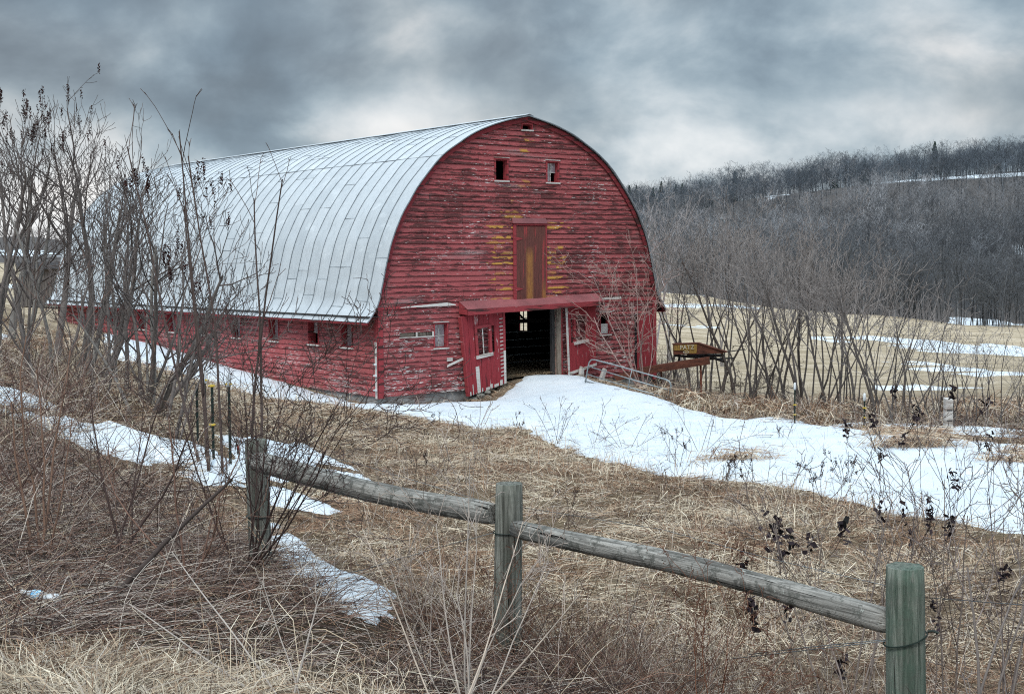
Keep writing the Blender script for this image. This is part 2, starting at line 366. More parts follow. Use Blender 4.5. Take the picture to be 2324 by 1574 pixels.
def m_tint(name, rough=0.9, amp=0.25, scale=30.0, trans=False):
    n = NT(name); c = n.attr('tint').outputs['Color']
    if amp:
        f = n.noise(n.tc.outputs['Object'], scale, 2, 0.6)
        c = n.mix(1.0, c, n.mix(f, (1-amp,)*3, (1+amp,)*3), 'MULTIPLY')
    return n.fin(c, rough, 0, 0.15)
def m_roof():
    n = NT('galvanised_roof'); ob = n.tc.outputs['Object']; rnd = n.attr('rnd').outputs['Fac']
    v = n.mapping(ob, (1.2, 1.2, 0.35)); a = n.noise(v, 1.5, 5, 0.6, 0.3); b = n.noise(ob, 9.0, 4, 0.7)
    c = n.mix(n.math('ADD', n.math('MULTIPLY', a, 0.6), n.math('MULTIPLY', rnd, 0.4)), (0.44, 0.475, 0.50), (0.60, 0.635, 0.66))
    c = n.mix(n.mr(b, 0.62, 0.80, 0, 0.35), c, (0.42, 0.43, 0.44))
    st = n.noise(n.mapping(ob, (9, 9, 0.5)), 1.0, 4, 0.7); c = n.mix(n.mr(st, 0.5, 0.75, 0, 0.5), c, (0.34, 0.37, 0.39)); c = n.mix(n.mr(n.noise(n.mapping(ob, (0.6, 0.6, 1.6)), 1.3, 4, 0.6), 0.58, 0.68, 0, 0.35), c, (0.74, 0.78, 0.80))
    n.bump(n.noise(n.mapping(ob, (1, 1, 0.7)), 2.2, 3, 0.5), 0.5, 0.03)
    return n.fin(c, n.mr(a, 0.3, 0.7, 0.48, 0.64), 0.22, 0.4)
def m_post(name='weathered_round_timber', green=0.55):
    n = NT(name); ob = n.tc.outputs['Object']; s3 = n.sep(ob)
    g = n.noise(n.mapping(ob, (26, 26, 1.3)), 1.0, 5, 0.65, 1.4); f = n.noise(n.mapping(ob, (60, 60, 5)), 1.0, 4, 0.7)
    l = n.noise(ob, 7.0, 5, 0.7)
    c = n.mix(n.mr(g, 0.38, 0.62), (0.065, 0.065, 0.055), (0.27, 0.27, 0.235))
    c = n.mix(n.mr(l, 0.45-0.2*(green > .6), 0.62, 0, green), c, (0.085, 0.15, 0.11) if green > .6 else (0.12, 0.135, 0.11))
    c = n.mix(n.mr(f, 0.6, 0.72, 0, 0.7), c, (0.30, 0.29, 0.26))
    ck = n.mr(n.noise(n.mapping(ob, (34, 34, 1.0)), 1.0, 3, 0.5, 0.8), 0.66, 0.70); c = n.mix(ck, c, (0.012, 0.012, 0.010))
    n.bump(n.math('SUBTRACT', n.math('ADD', g, n.math('MULTIPLY', f, 0.5)), ck), 1.0, 0.014)
    return n.fin(c, 0.9, 0, 0.15)
def m_rail():
    n = NT('grey_lichen_rail'); ob = n.tc.outputs['Object']
    g = n.noise(n.mapping(ob, (1.6, 34, 34)), 1.0, 6, 0.7, 0.8); cr = n.noise(n.mapping(ob, (1.3, 52, 52)), 1.0, 3, 0.6, 0.3)
    l = n.noise(ob, 11.0, 5, 0.72); s3 = n.sep(ob)
    c = n.mix(n.mr(g, 0.41, 0.60), (0.11, 0.105, 0.095), (0.37, 0.355, 0.325))
    c = n.mix(n.mr(n.math('ADD', l, n.math('MULTIPLY', n.math('SUBTRACT', n.noise(ob, 34.0, 4, 0.7), .5), .5)), 0.52, 0.60, 0, 0.75), c, (0.08, 0.082, 0.072))
    c = n.mix(n.mr(n.noise(ob, 23.0, 4, 0.7), 0.62, 0.70, 0, 0.8), c, (0.45, 0.46, 0.42))
    c = n.mix(n.mr(cr, 0.62, 0.66), c, (0.02, 0.018, 0.016))
    n.bump(n.math('SUBTRACT', g, n.math('MULTIPLY', n.mr(cr, 0.66, 0.72), 1.2)), 1.0, 0.012)
    return n.fin(c, 0.92, 0, 0.12)
def m_ground():
    n = NT('winter_pasture'); ob = n.tc.outputs['Object']; s3 = n.sep(ob)
    big = n.noise(ob, 0.22, 4, 0.55, 0.3); mid = n.noise(ob, 1.7, 5, 0.6, 0.4); fine = n.noise(ob, 16.0, 6, 0.75, 0.5); vf = n.noise(n.mapping(ob, (1, 2.5, 1)), 55.0, 3, 0.7, 0.4)
    c = n.ramp(fine, [(0.30, (0.05, 0.034, 0.023)), (0.45, (0.17, 0.12, 0.08)), (0.58, (0.34, 0.26, 0.18)), (0.75, (0.52, 0.43, 0.32))])
    c = n.mix(n.mr(mid, 0.45, 0.62, 0, 0.6), c, (0.115, 0.062, 0.034))
    c = n.mix(n.mr(big, 0.48, 0.60, 0, 0.4), c, (0.30, 0.23, 0.13))
    far = n.mr(s3[1], 38, 55)
    fn = n.noise(n.mapping(ob, (0.5, 1.4, 1)), 0.55, 5, 0.65, 0.2); fn2 = n.noise(n.mapping(ob, (0.3, 1.0, 1)), 3.0, 5, 0.7)
    fc = n.ramp(n.math('ADD', n.math('MULTIPLY', fn, 0.6), n.math('MULTIPLY', fn2, 0.4)), [(0.36, (0.25, 0.20, 0.12)), (0.5, (0.46, 0.37, 0.26)), (0.64, (0.64, 0.54, 0.41))])
    c = n.mix(far, c, fc)
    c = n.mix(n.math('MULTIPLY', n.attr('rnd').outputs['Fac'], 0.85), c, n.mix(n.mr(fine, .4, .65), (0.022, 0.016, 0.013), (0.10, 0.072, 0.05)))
    wood = n.mr(s3[1], 152, 175)
    c = n.mix(wood, c, (0.10, 0.09, 0.085))
    n.bump(n.math('ADD', n.math('ADD', fine, n.math('MULTIPLY', mid, 1.5)), n.math('MULTIPLY', vf, 0.4)), 1.0, 0.06)
    return n.fin(c, 0.95, 0, 0.1)
def m_snow():
    n = NT('old_snow'); ob = n.tc.outputs['Object']
    a = n.noise(ob, 1.2, 4, 0.55); b = n.noise(n.mapping(ob, (1, 2.4, 1)), 9.0, 4, 0.6); d = n.noise(ob, 38.0, 4, 0.75)
    c = n.mix(n.mr(a, 0.3, 0.7), (0.57, 0.63, 0.68), (0.69, 0.73, 0.76))
    c = n.mix(n.mr(d, 0.66, 0.72, 0, 0.6), c, (0.26, 0.23, 0.20)); c = n.mix(n.mr(n.noise(ob, 0.7, 5, 0.7), 0.56, 0.72, 0, 0.35), c, (0.50, 0.50, 0.49))
    n.bump(n.math('ADD', n.math('MULTIPLY', a, 2.0), b), 0.45, 0.05)
    return n.fin(c, 0.6, 0, 0.3)
def m_concrete():
    n = NT('old_concrete'); ob = n.tc.outputs['Object']
    a = n.noise(ob, 2.2, 6, 0.65, 0.3); b = n.noise(ob, 14, 5, 0.7)
    c = n.mix(n.mr(a, 0.35, 0.65), (0.14, 0.135, 0.13), (0.36, 0.35, 0.34)); c = n.mix(n.mr(b, 0.6, 0.7, 0, 0.6), c, (0.07, 0.065, 0.06))
    c = n.mix(n.mr(n.noise(ob, 1.1, 3, 0.6), 0.56, 0.66, 0, 0.5), c, (0.30, 0.11, 0.09))
    n.bump(b, 0.7, 0.02); return n.fin(c, 0.92, 0, 0.15)
def m_glass():
    n = NT('old_glass'); f = n.noise(n.tc.outputs['Object'], 6, 3, 0.6)
    c = n.mix(n.mr(f, 0.4, 0.65), (0.20, 0.17, 0.18), (0.42, 0.36, 0.38)); n.bump(f, 0.2, 0.01)
    return n.fin(c, 0.12, 0.0, 0.8)
def m_rust():
    n = NT('rusted_steel'); ob = n.tc.outputs['Object']; a = n.noise(n.mapping(ob, (1, 1, 3)), 3.5, 6, 0.7); b = n.noise(ob, 30, 4, 0.7)
    c = n.mix(n.mr(a, 0.35, 0.65), (0.055, 0.022, 0.016), (0.15, 0.052, 0.032)); c = n.mix(n.mr(b, 0.55, 0.7, 0, 0.6), c, (0.24, 0.11, 0.07))
    n.bump(b, 0.5, 0.005); return n.fin(c, 0.9, 0.0, 0.2)
def m_yellow_panel():
    n = NT('peeling_yellow_panel'); ob = n.tc.outputs['Object']; a = n.noise(n.mapping(ob, (9, 9, 1.2)), 2.0, 5, 0.7); b = n.noise(ob, 26, 4, 0.7)
    c = n.mix(n.mr(b, 0.35, 0.65), (0.36, 0.22, 0.05), (0.22, 0.13, 0.04)); c = n.mix(n.mr(a, 0.50, 0.60, 0, 0.8), c, (0.10, 0.05, 0.025))
    return n.fin(c, 0.8, 0, 0.2)
MAT = dict(
    siding=m_siding(), siding_side=m_siding('side_wall_paint', False, 0.55, 0.25), trim=m_planks('red_trim', (0.33,0.050,0.058), (0.22,0.034,0.040), DARKR, 0.45, False, wh=0.35),
    fascia=m_planks('red_fascia', (0.25,0.035,0.042), (0.15,0.024,0.03), DARKR, 0.6, False, wh=0.2),
    hood=m_simple('hood_sheet', (0.30,0.095,0.10), (0.19,0.065,0.068), 1.6, 0.6, 0, 0.4, 0.4, (1,1,1), 0.2),
    doorred=m_planks('door_boards', (0.30,0.035,0.045), (0.20,0.028,0.034), (0.11,0.022,0.026), 0.25, True, wh=0.55),
    loft=m_planks('loft_door_boards', (0.16,0.055,0.045), (0.085,0.035,0.030), (0.30,0.05,0.05), 0.35, True, (0.34,0.27,0.22), 0.3, True),
    white=m_planks('peeling_white', (0.60,0.58,0.55), (0.42,0.39,0.36), (0.24,0.20,0.17), 0.4, False, wh=0.0),
    wood=m_planks('bare_grey_wood', (0.30,0.25,0.20), (0.17,0.135,0.11), (0.10,0.075,0.06), 0.4, True, wh=0.2),
    dark=m_simple('dark_timber', (0.030,0.028,0.028), (0.075,0.07,0.07), 3.0, 0.95, 0, 0.1, 0.3, (6,6,1)),
    black=m_simple('inside_shade', (0.012,0.012,0.014), (0.03,0.028,0.03), 2.0, 0.98, 0, 0.05, 0),  # near-black base colour puts the inside shade into the material
    roof=m_roof(), seam=m_simple('seam_metal', (0.15,0.17,0.19), (0.27,0.30,0.32), 6.0, 0.6, 0.3, 0.4, 0),
    concrete=m_concrete(), glass=m_glass(), rust=m_rust(), yellowp=m_yellow_panel(),
    faded=m_simple('faded_lettering', (0.52,0.47,0.38), (0.38,0.30,0.20), 18.0, 0.8),
    galv=m_simple('galvanised_tube', (0.20,0.235,0.24), (0.32,0.35,0.36), 8.0, 0.5, 0.4, 0.5, 0),
    post=m_post(), post_green=m_post('green_algae_timber', 0.62), rail=m_rail(), ground=m_ground(), snow=m_snow(),
    grass=m_tint('dead_grass', 0.9, 0.2, 9.0), twig=m_tint('bare_twigs', 0.85, 0.3, 25.0), bark=m_tint('grey_bark', 0.9, 0.45, 18.0),
    green=m_simple('green_steel', (0.006,0.014,0.011), (0.018,0.030,0.024), 12.0, 0.6), yellow=m_simple('yellow_plastic', (0.60,0.42,0.05), (0.42,0.29,0.05), 9.0, 0.5, bump=0),
    pwhite=m_simple('white_plastic', (0.72,0.74,0.74), (0.55,0.56,0.56), 9.0, 0.45, bump=0), bluel=m_simple('blue_label', (0.05,0.30,0.55), (0.45,0.65,0.75), 40.0, 0.5, bump=0, contrast=(0.45,0.55)),
    clear=m_simple('clouded_plastic', (0.42,0.45,0.47), (0.62,0.65,0.67), 22.0, 0.18, 0, 0.8, 0.5), redp=m_simple('red_plastic', (0.45,0.04,0.03), (0.35,0.03,0.03), 9.0, 0.5, bump=0),
    wire=m_simple('fence_wire', (0.10,0.11,0.12), (0.20,0.22,0.23), 20.0, 0.5, 0.6, 0.5, 0), stone=m_simple('field_stone', (0.10,0.10,0.085), (0.28,0.27,0.24), 7.0),
    straw=m_simple('trodden_straw', (0.10,0.07,0.045), (0.38,0.29,0.19), 22.0, 0.95, 0, 0.1, 1.0, (1,1,1)), leaf=m_tint('dead_leaves', 0.9, 0.3, 40.0),
    greyboard=m_simple('grey_barn_board', (0.10,0.09,0.085), (0.20,0.185,0.17), 3.0, 0.95, 0, 0.1, 0.4, (6,6,1)),
)

# ------------------------------------------------------------------ ground and snow
def poly_sd(px, py, poly):
    d = np.full(px.shape, 1e9); ins = np.zeros(px.shape, bool); n = len(poly)
    for i in range(n):
        x0, y0 = poly[i]; x1, y1 = poly[(i+1) % n]; ex, ey = x1-x0, y1-y0
        t = np.clip(((px-x0)*ex+(py-y0)*ey)/(ex*ex+ey*ey+1e-9), 0, 1)
        d = np.minimum(d, np.hypot(px-x0-t*ex, py-y0-t*ey))
        c = ((y0 > py) != (y1 > py)) & (px < ex*(py-y0)/(ey if abs(ey) > 1e-9 else 1e-9)+x0)
        ins ^= c
    return np.where(ins, d, -d)
bankpoly = [(-3.4, 7.0), (-2.6, 6.2), (-1.2, 6.6), (0.3, 6.3), (1.6, 5.2), (2.6, 5.0), (1.9, 6.4), (.6, 8.0), (-1.3, 9.9), (-2.2, 11.0), (-3.6, 13.6), (-5.2, 15.5), (-8.0, 17.0), (-8.5, 11.0), (-5.5, 7.6)]
def ground_mesh():
    th = np.concatenate([np.linspace(-32, 32, 257), np.linspace(34, 326, 70)]); th = np.radians(th)
    r = np.concatenate([np.linspace(0.0, 3, 6)[1:], np.linspace(3.15, 60, 330), np.geomspace(60.8, 2400, 150)])
    R, T = np.meshgrid(r, th, indexing='ij'); X = R*np.sin(T); Y = R*np.cos(T)
    Z = H(X, Y); far = np.clip((R-1000)/300, 0, 1); Z = Z*(1-far) + far*20.0
    bt = (X-BP[0])*G[0]+(Y-BP[1])*G[1]; bs = (X-BP[0])*S[0]+(Y-BP[1])*S[1]
    inside = (bt > 0.25) & (bt < 10.9) & (bs > 0.3) & (bs < 25.4)
    Z = np.where(inside, np.minimum(Z, -3.95), Z)
    n, m = R.shape; idx = np.arange(n*m).reshape(n, m); a = idx[:-1]; b = idx[1:]
    Fc = np.stack([a, b, np.roll(b, -1, 1), np.roll(a, -1, 1)], -1).reshape(-1, 4)[:, ::-1]
    V = np.stack([X, Y, Z], -1).reshape(-1, 3)
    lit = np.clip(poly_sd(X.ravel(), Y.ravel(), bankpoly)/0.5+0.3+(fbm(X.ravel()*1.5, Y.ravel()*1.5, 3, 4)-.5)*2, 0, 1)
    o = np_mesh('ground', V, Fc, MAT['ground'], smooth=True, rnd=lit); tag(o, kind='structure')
    return o
ground_mesh()
SNOW = []
def snow_sd(k, X, Y):
    poly, amp, fr, hole, seed = k
    sd = poly_sd(X, Y, poly)
    sd = sd + (fbm(X*fr, Y*fr, 4, seed)-0.5)*2*amp + (fbm(X*5.0, Y*5.0, 3, seed+8)-0.5)*0.22
    if hole:
        hn = fbm(X*fr*0.9+31, Y*fr*1.6+7, 4, seed+3)
        sd = np.minimum(sd, (0.66-hole-hn)*3.5/fr*np.where(sd < 3/fr, 1, 1.25)+np.clip(sd-1.2/fr, 0, 3)*0.6)
    return sd
def snow(pix, cell=0.14, T=0.13, amp=0.3, fr=0.9, hole=0.0, seed=1, world=None, edge=0.35):
    poly = [tuple(hit(u, v)[:2]) for u, v in pix] if world is None else world
    k = (poly, amp, fr, hole, seed); SNOW.append(k)
    A = np.array(poly); x0, y0 = A.min(0)-amp*2; x1, y1 = A.max(0)+amp*2
    xs = np.arange(x0, x1+cell, cell); ys = np.arange(y0, y1+cell, cell)
    X, Y = np.meshgrid(xs, ys, indexing='ij'); sd = snow_sd(k, X, Y)
    h = np.where(sd > 0, T*(1-np.exp(-sd/edge)), np.maximum(sd*0.9, -0.15))
    g = Hs(X, Y) + np.where(sd > 0, Hn(X, Y)*np.exp(-np.maximum(sd, 0)/0.5)*0.8, Hn(X, Y))
    Z = g + h + (fbm(X*0.35, Y*0.35, 3, 77)-0.5)*T*0.9*np.clip(sd, 0, 1)
    idx = np.arange(X.size).reshape(X.shape)
    Fc = np.stack([idx[:-1, :-1], idx[1:, :-1], idx[1:, 1:], idx[:-1, 1:]], -1).reshape(-1, 4)
    keep = (sd.ravel()[Fc].max(1) > -2*cell); Fc = Fc[keep]
    used = np.unique(Fc); remap = np.full(X.size, -1); remap[used] = np.arange(len(used))
    V = np.stack([X.ravel(), Y.ravel(), Z.ravel()], -1)[used]
    o = np_mesh('snow', V, remap[Fc], MAT['snow'], smooth=True); tag(o, kind='structure'); return o
wp = lambda t, s: tuple(bw(t, s)[:2])
def px2(u, v): return tuple(hit(u, v)[:2])
# main bank: strip along the side wall, drift at the gable and the drive running down to the right
main = [px2(250, 815), px2(400, 842), px2(520, 886), px2(640, 908), px2(750, 917), px2(860, 938), px2(990, 958), px2(1110, 976), px2(1190, 974), px2(1290, 1022),
        px2(1420, 1062), px2(1560, 1083), px2(1720, 1098), px2(1850, 1120), px2(1960, 1150), px2(2060, 1172), px2(2190, 1192), px2(2330, 1212), px2(2520, 1230), px2(2850, 1250), px2(2850, 1060),
        px2(2520, 1030), px2(2330, 1012), px2(2150, 1002), px2(2010, 987), px2(1900, 975), px2(1790, 969),
        tuple(at(1660, 955, 32)[:2]), tuple(at(1545, 918, 36)[:2]), tuple(at(1455, 885, 38.6)[:2]), tuple(at(1380, 866, 40.2)[:2]), wp(7.6, -0.4), wp(6.9, -0.25), wp(5.6, 0.15), wp(4.9, -0.35), wp(3.4, -1.0), wp(1.6, -0.35), wp(0.7, -0.6), wp(-0.25, 0.3),
        wp(-0.05, 5), wp(-0.05, 12), wp(-0.2, 20)]
snow(None, 0.13, 0.16, 0.22, 0.8, 0.0, 3, world=main)
snow([(-90, 868), (60, 905), (170, 945), (300, 985), (420, 1032), (520, 1080), (600, 1108), (470, 1100), (400, 1078), (250, 1034), (120, 986), (0, 936), (-90, 912)], 0.08, 0.26, 0.08, 1.4, 0.03, 11)
snow([(430, 1000), (520, 1040), (600, 1060), (560, 1075), (500, 1060), (420, 1030), (330, 985)], 0.08, 0.08, 0.12, 1.5, 0.05, 12)
snow([(480, 985), (560, 992), (620, 1000), (690, 1005), (770, 1050), (850, 1092), (930, 1128), (900, 1134), (830, 1118), (760, 1100), (700, 1092), (640, 1096), (590, 1080), (540, 1040)], 0.06, 0.08, 0.10, 2.0, 0.02, 13)
snow([(596, 1098), (640, 1112), (700, 1130), (778, 1160), (740, 1168), (670, 1156), (590, 1142)], 0.05, 0.07, 0.07, 2.2, 0.0, 14)
snow([(590, 1176), (640, 1186), (648, 1196), (600, 1198)], 0.04, 0.05, 0.03, 3, 0.0, 15)
snow([(612, 1226), (650, 1212), (700, 1234), (726, 1270), (790, 1300), (850, 1330), (895, 1350), (885, 1400), (850, 1418), (790, 1392), (740, 1370), (690, 1330), (640, 1280)], 0.04, 0.13, 0.05, 2.6, 0.02, 16, edge=0.2)
snow([(1150, 948), (1220, 960), (1300, 985), (1240, 992)], 0.1, 0.05, 0.1, 1.5, 0, 17)
snow([(1640, 962), (1760, 948), (1860, 968), (1960, 958), (2060, 962), (2140, 968), (2130, 978), (1950, 970), (1800, 972)], 0.1, 0.08, 0.25, 1.2, 0.05, 18)
snow([(2120, 965), (2250, 972), (2400, 985), (2400, 1000), (2260, 992), (2150, 985)], 0.1, 0.09, 0.25, 1.0, 0.03, 19)
# long streaks out on the field
def streak(pix, seed, amp=0.9, hole=0.06, cell=0.5): snow(pix, cell, 0.10, amp*1.3, 0.30, hole+0.05, seed, edge=0.8)
streak([(1480, 662), (1560, 667), (1640, 672), (1650, 682), (1560, 678), (1480, 676)], 21)
streak([(1480, 688), (1620, 690), (1760, 700), (1700, 704), (1560, 698), (1480, 697)], 22)
streak([(1480, 724), (1560, 735), (1640, 742), (1600, 750), (1480, 745)], 23)
streak([(1830, 762), (1960, 765), (2080, 776), (2200, 778), (2420, 795), (2420, 816), (2250, 804), (2130, 800), (2000, 788), (1900, 778)], 24, 0.8, 0.04, 0.35)
streak([(1860, 812), (1980, 815), (2100, 822), (2220, 838), (2400, 850), (2400, 866), (2240, 858), (2100, 842), (1960, 828)], 25, 0.6, 0.07, 0.3)
streak([(2150, 715), (2260, 726), (2360, 738), (2360, 748), (2230, 738), (2120, 722)], 26, 1.0, 0.0)
streak([(1980, 872), (2060, 868), (2160, 880), (2240, 878), (2230, 890), (2100, 888), (2000, 884)], 27, 0.35, 0.10, 0.2)
streak([(-60, 760), (20, 748), (60, 756), (20, 772), (-60, 778)], 28, 0.4, 0.0, 0.3)
streak([(-100, 640), (30, 640), (60, 650), (10, 668), (-100, 668)], 29, 0.9, 0.0, 0.6)
streak([(-200, 569), (60, 568), (140, 575), (180, 583), (60, 580), (-200, 582)], 30, 4.0, 0.0, 3.0)
def hill_snow(pix, amp, cell, seed): snow(pix, cell, 0.5, amp, 0.06, 0.05, seed, edge=1.0)
hill_snow([(1980, 417), (2060, 411), (2140, 405), (2230, 397), (2420, 391), (2420, 398), (2300, 402), (2200, 404), (2060, 413), (1980, 419)], 2.2, 1.5, 31)
hill_snow([(1690, 449), (1730, 445), (1760, 449), (1740, 455)], 1.0, 1.5, 32)
hill_snow([(2290, 545), (2330, 560), (2350, 590), (2310, 580)], 1.0, 1.0, 33)
def snow_at(X, Y):
    X = np.asarray(X, float); Y = np.asarray(Y, float); out = np.full(X.shape, -9.0)
    for k in SNOW:
        A = np.array(k[0]); m = (X > A[:, 0].min()-1) & (X < A[:, 0].max()+1) & (Y > A[:, 1].min()-1) & (Y < A[:, 1].max()+1)
        if m.any(): out[m] = np.maximum(out[m], snow_sd(k, X[m], Y[m]))
    return out

# ------------------------------------------------------------------ barn
Z0 = -4.20
barn = empty('barn', (BP[0], BP[1], Z0), GA)
tag(barn, 'weathered red gothic arch barn with curved grey metal roof', 'barn')
WB = 11.1; MID = WB/2; LB = 25.6
HALF = [(0.02,-0.98),(0.07,-0.82),(0.16,-0.5),(0.255,-0.1),(0.43,0.5),(0.66,1.0),(0.94,1.5),(1.36,2.08),(1.82,2.60),(2.28,3.04),(2.92,3.47),(3.74,3.88),(4.65,4.18),(5.55,4.38)]
def smooth_profile(pts, n=4):
    P = np.array(pts); Q = []
    for i in range(len(P)-1):
        a = P[max(i-1, 0)]; b = P[i]; c = P[i+1]; d = P[min(i+2, len(P)-1)]
        for k in range(n):
            t = k/n; Q.append(0.5*((2*b)+(-a+c)*t+(2*a-5*b+4*c-d)*t*t+(-a+3*b-3*c+d)*t**3))
    Q.append(P[-1]); return np.array(Q)
PROF = smooth_profile(HALF)                                     # wall outline, left half
ROOFH = smooth_profile([(-0.44,-1.77),(-0.28,-1.58),(-0.12,-1.36),(-0.02,-1.12)] + [(t-0.015, z+0.02) for t, z in HALF[1:-1]] + [(5.55, 4.41)], 4)
def span(z):
    if z <= PROF[0, 1]: return 0.0, WB
    if z >= PROF[-1, 1]: return MID, MID
    t = float(np.interp(z, PROF[:, 1], PROF[:, 0])); return t, WB-t
gp = lambda a, o, z: (a, -o, z-Z0)                              # gable plane: along, outward, height seen from the camera
sp = lambda a, o, z: (-o, a, z-Z0)
rp = lambda a, o, z: (WB+o, a, z-Z0)
def wall_rows(plane, z0, z1, spanf, holes, e=0.157, step=0.61, flip=False, seed=1, gap=0.009, sag=0.005):
    mb = MB(); bk = MB(); rr = random.Random(seed); z = z0; row = 0
    def quad(m, a0, a1, b0, b1, o0, o1, za, zb, r, f0, f1):
        P = [plane(a0, o0, za), plane(a1, o0, za), plane(b1, o1, zb), plane(b0, o1, zb)]; uv = [(a0, f0), (a1, f0), (b1, f1), (b0, f1)]
        if flip: P = P[::-1]; uv = uv[::-1]
        m.add(P, [(0, 1, 2, 3)], r, uv)
    while z < z1-0.02:
        eh = e*rr.uniform(0.97, 1.03); zt = min(z+eh, z1)
        cuts = sorted({z, zt-gap} | {c for h in holes for c in h[2:4] if z < c < zt-gap})
        A0, A1 = spanf(z); joints = []; x = rr.choice((0.2, 1.1, 1.7, 2.9, 0.8, 2.2))
        off = rr.choice((0, 0, 0, step, 2*step))
        x = A0 + 0.0
        q = off + step*rr.choice((2, 3, 4, 5))
        while q < A1: joints.append(q); q += step*rr.choice((3, 4, 5, 6, 7))
        edges = [A0-1] + joints + [A1+1]
        rn = [rr.random() for _ in edges]; sg = [rr.uniform(-sag, sag) for _ in edges]
        for za, zb in zip(cuts[:-1], cuts[1:]):
            f0, f1 = (za-z)/eh, (zb-z)/eh; o0 = 0.034*(1-f0)+0.003*f0; o1 = 0.034*(1-f1)+0.003*f1; zm = (za+zb)/2
            La, Ra = spanf(za); Lb, Rb = spanf(zb)
            segs = [(None, None)]; blk = sorted((h[0], h[1]) for h in holes if h[2] < zm < h[3])
            ivs = []; cur = min(La, Lb)-1
            for h0, h1_ in blk: ivs.append((cur, h0)); cur = h1_
            ivs.append((cur, max(Ra, Rb)+1))
            for i0, i1 in ivs:
                for j in range(len(edges)-1):
                    g0, g1 = max(i0, edges[j]+0.003), min(i1, edges[j+1]-0.003)
                    a0, a1, b0, b1 = max(g0, La), min(g1, Ra), max(g0, Lb), min(g1, Rb)
                    if a1-a0 < 0.01: continue
                    if b1 < b0: b0 = b1 = (b0+b1)/2
                    dz = sg[j] if za == z else 0
                    quad(mb, a0, a1, b0, b1, o0, o1, za+dz, zb, rn[j], f0, f1)
                    if za == z:
                        P = [plane(a0, 0.0, za+dz), plane(a1, 0.0, za+dz), plane(a1, o0, za+dz), plane(a0, o0, za+dz)]
                        mb.add(P if not flip else P[::-1], [(0, 1, 2, 3)], rn[j], [(a0, 0)]*4)
                a0, a1, b0, b1 = max(i0, La), min(i1, Ra), max(i0, Lb), min(i1, Rb)
                if a1-a0 > 0.01: quad(bk, a0, a1, b0, max(b1, b0), -0.03, -0.03, za-0.0, zb + (gap+0.001 if zb == cuts[-1] else 0), 0.5, 0, 1)
        z = zt; row += 1
    return mb, bk
# openings (along, along, low, high) in camera heights
OP_DOOR = (4.40, 6.66, -3.95, -1.45)
G_HOLES = [OP_DOOR, (1.97, 2.41, -2.60, -1.90), (0.74, 1.90, -2.235, -2.11), (5.36, 5.74, 3.99, 4.14), (4.31, 4.75, 2.40, 3.02), (6.36, 6.80, 2.40, 3.02), (8.60, 9.0, -2.48, -1.82)]
fw, fb = wall_rows(gp, -3.93, 4.40, span, G_HOLES, seed=4)
fwo = fw.build('front_wall', MAT['siding'], barn); fb.build('dark_backing', MAT['black'], barn)  # near-black backing behind the board gaps stands in for lap shadow lines
SW = [1.67, 3.61, 6.12, 8.73, 11.35, 13.95, 16.6, 19.2, 21.8]
S_HOLES = [(a-0.29, a+0.29, -2.56, -1.86) for a in SW]
side_span = lambda z: (0.0, LB)
sw, sb_ = wall_rows(sp, -3.93, -1.40, side_span, S_HOLES, e=0.165, flip=True, seed=9)
sw.build('side_wall', MAT['siding_side'], barn); sb_.build('dark_backing', MAT['black'], barn)
# daylight window seen through the open door, in the far side wall
dd = ray(1190, 727); tt = ((BP+G*WB)@G)/(dd@G); qq = dd*tt-BP; SFAR, ZFAR = float(qq@S), float(dd[2]*tt)
R_HOLES = [(SFAR-0.30+k*2.62, SFAR+0.30+k*2.62, ZFAR-0.40, ZFAR+0.42) for k in range(-2, 7)]
rw, rb_ = wall_rows(rp, -4.6, -1.40, side_span, R_HOLES, e=0.165, seed=12)
rw.build('side_wall', MAT['siding_side'], barn); rb_.build('dark_backing', MAT['black'], barn)
# back wall
mb = MB(); Pb = [(0, LB, -4.6-Z0), (WB, LB, -4.6-Z0)] + [(WB-t, LB, z-Z0) for t, z in PROF] + [(t, LB, z-Z0) for t, z in PROF[::-1]]
mb.add(Pb, [tuple(range(len(Pb)))[::-1]]); mb.build('back_wall', MAT['siding'], barn)
# foundation
mb = MB(); f0 = -5.6-Z0; f1 = -3.935-Z0
mb.box(0.03, 4.32, 0.02, 0.32, f0, f1); mb.box(6.9, WB-0.03, 0.02, 0.32, f0, f1); mb.box(0.03, 0.32, 0.33, LB, f0, f1); mb.box(WB-0.32, WB-0.03, 0.33, LB, f0, -4.6-Z0)
mb.box(4.325, 6.895, 0.02, 0.32, f0, -3.80-Z0)
mb.build('foundation', MAT['concrete'], barn, bevel=0.01)
# floor strewn with straw
n = 40; X, Y = np.meshgrid(np.linspace(0.35, WB-0.35, n), np.linspace(0.12, 22, 70), indexing='ij')
Zf = -3.71-Z0 + (fbm(X*1.5, Y*1.5, 4, 3)-0.5)*0.12 + np.clip((1.2-Y)/1.2, 0, 1)*0.02 + np.clip(Y/6, 0, 1)*0.06; idx = np.arange(X.size).reshape(X.shape)
np_mesh('straw_floor', np.stack([X, Y, Zf], -1).reshape(-1, 3), np.stack([idx[:-1, :-1], idx[1:, :-1], idx[1:, 1:], idx[:-1, 1:]], -1).reshape(-1, 4), MAT['straw'], barn, smooth=True)
P = []; Wd = []; Sd = []
for i in range(2600):
    x = RNG.uniform(4.3, 7.2); y = RNG.uniform(0.0, 3.4)**1.0; a = RNG.uniform(0, 6.28); L = RNG.uniform(0.06, 0.22); z = -3.68-Z0+0.02+RNG.uniform(0, 0.06)
    P.append([(x, y, z), (x+math.cos(a)*L/2, y+math.sin(a)*L/2, z+0.02), (x+math.cos(a)*L, y+math.sin(a)*L, z)]); Wd.append([0.006]*3); Sd.append((-math.sin(a), math.cos(a), 0.3))
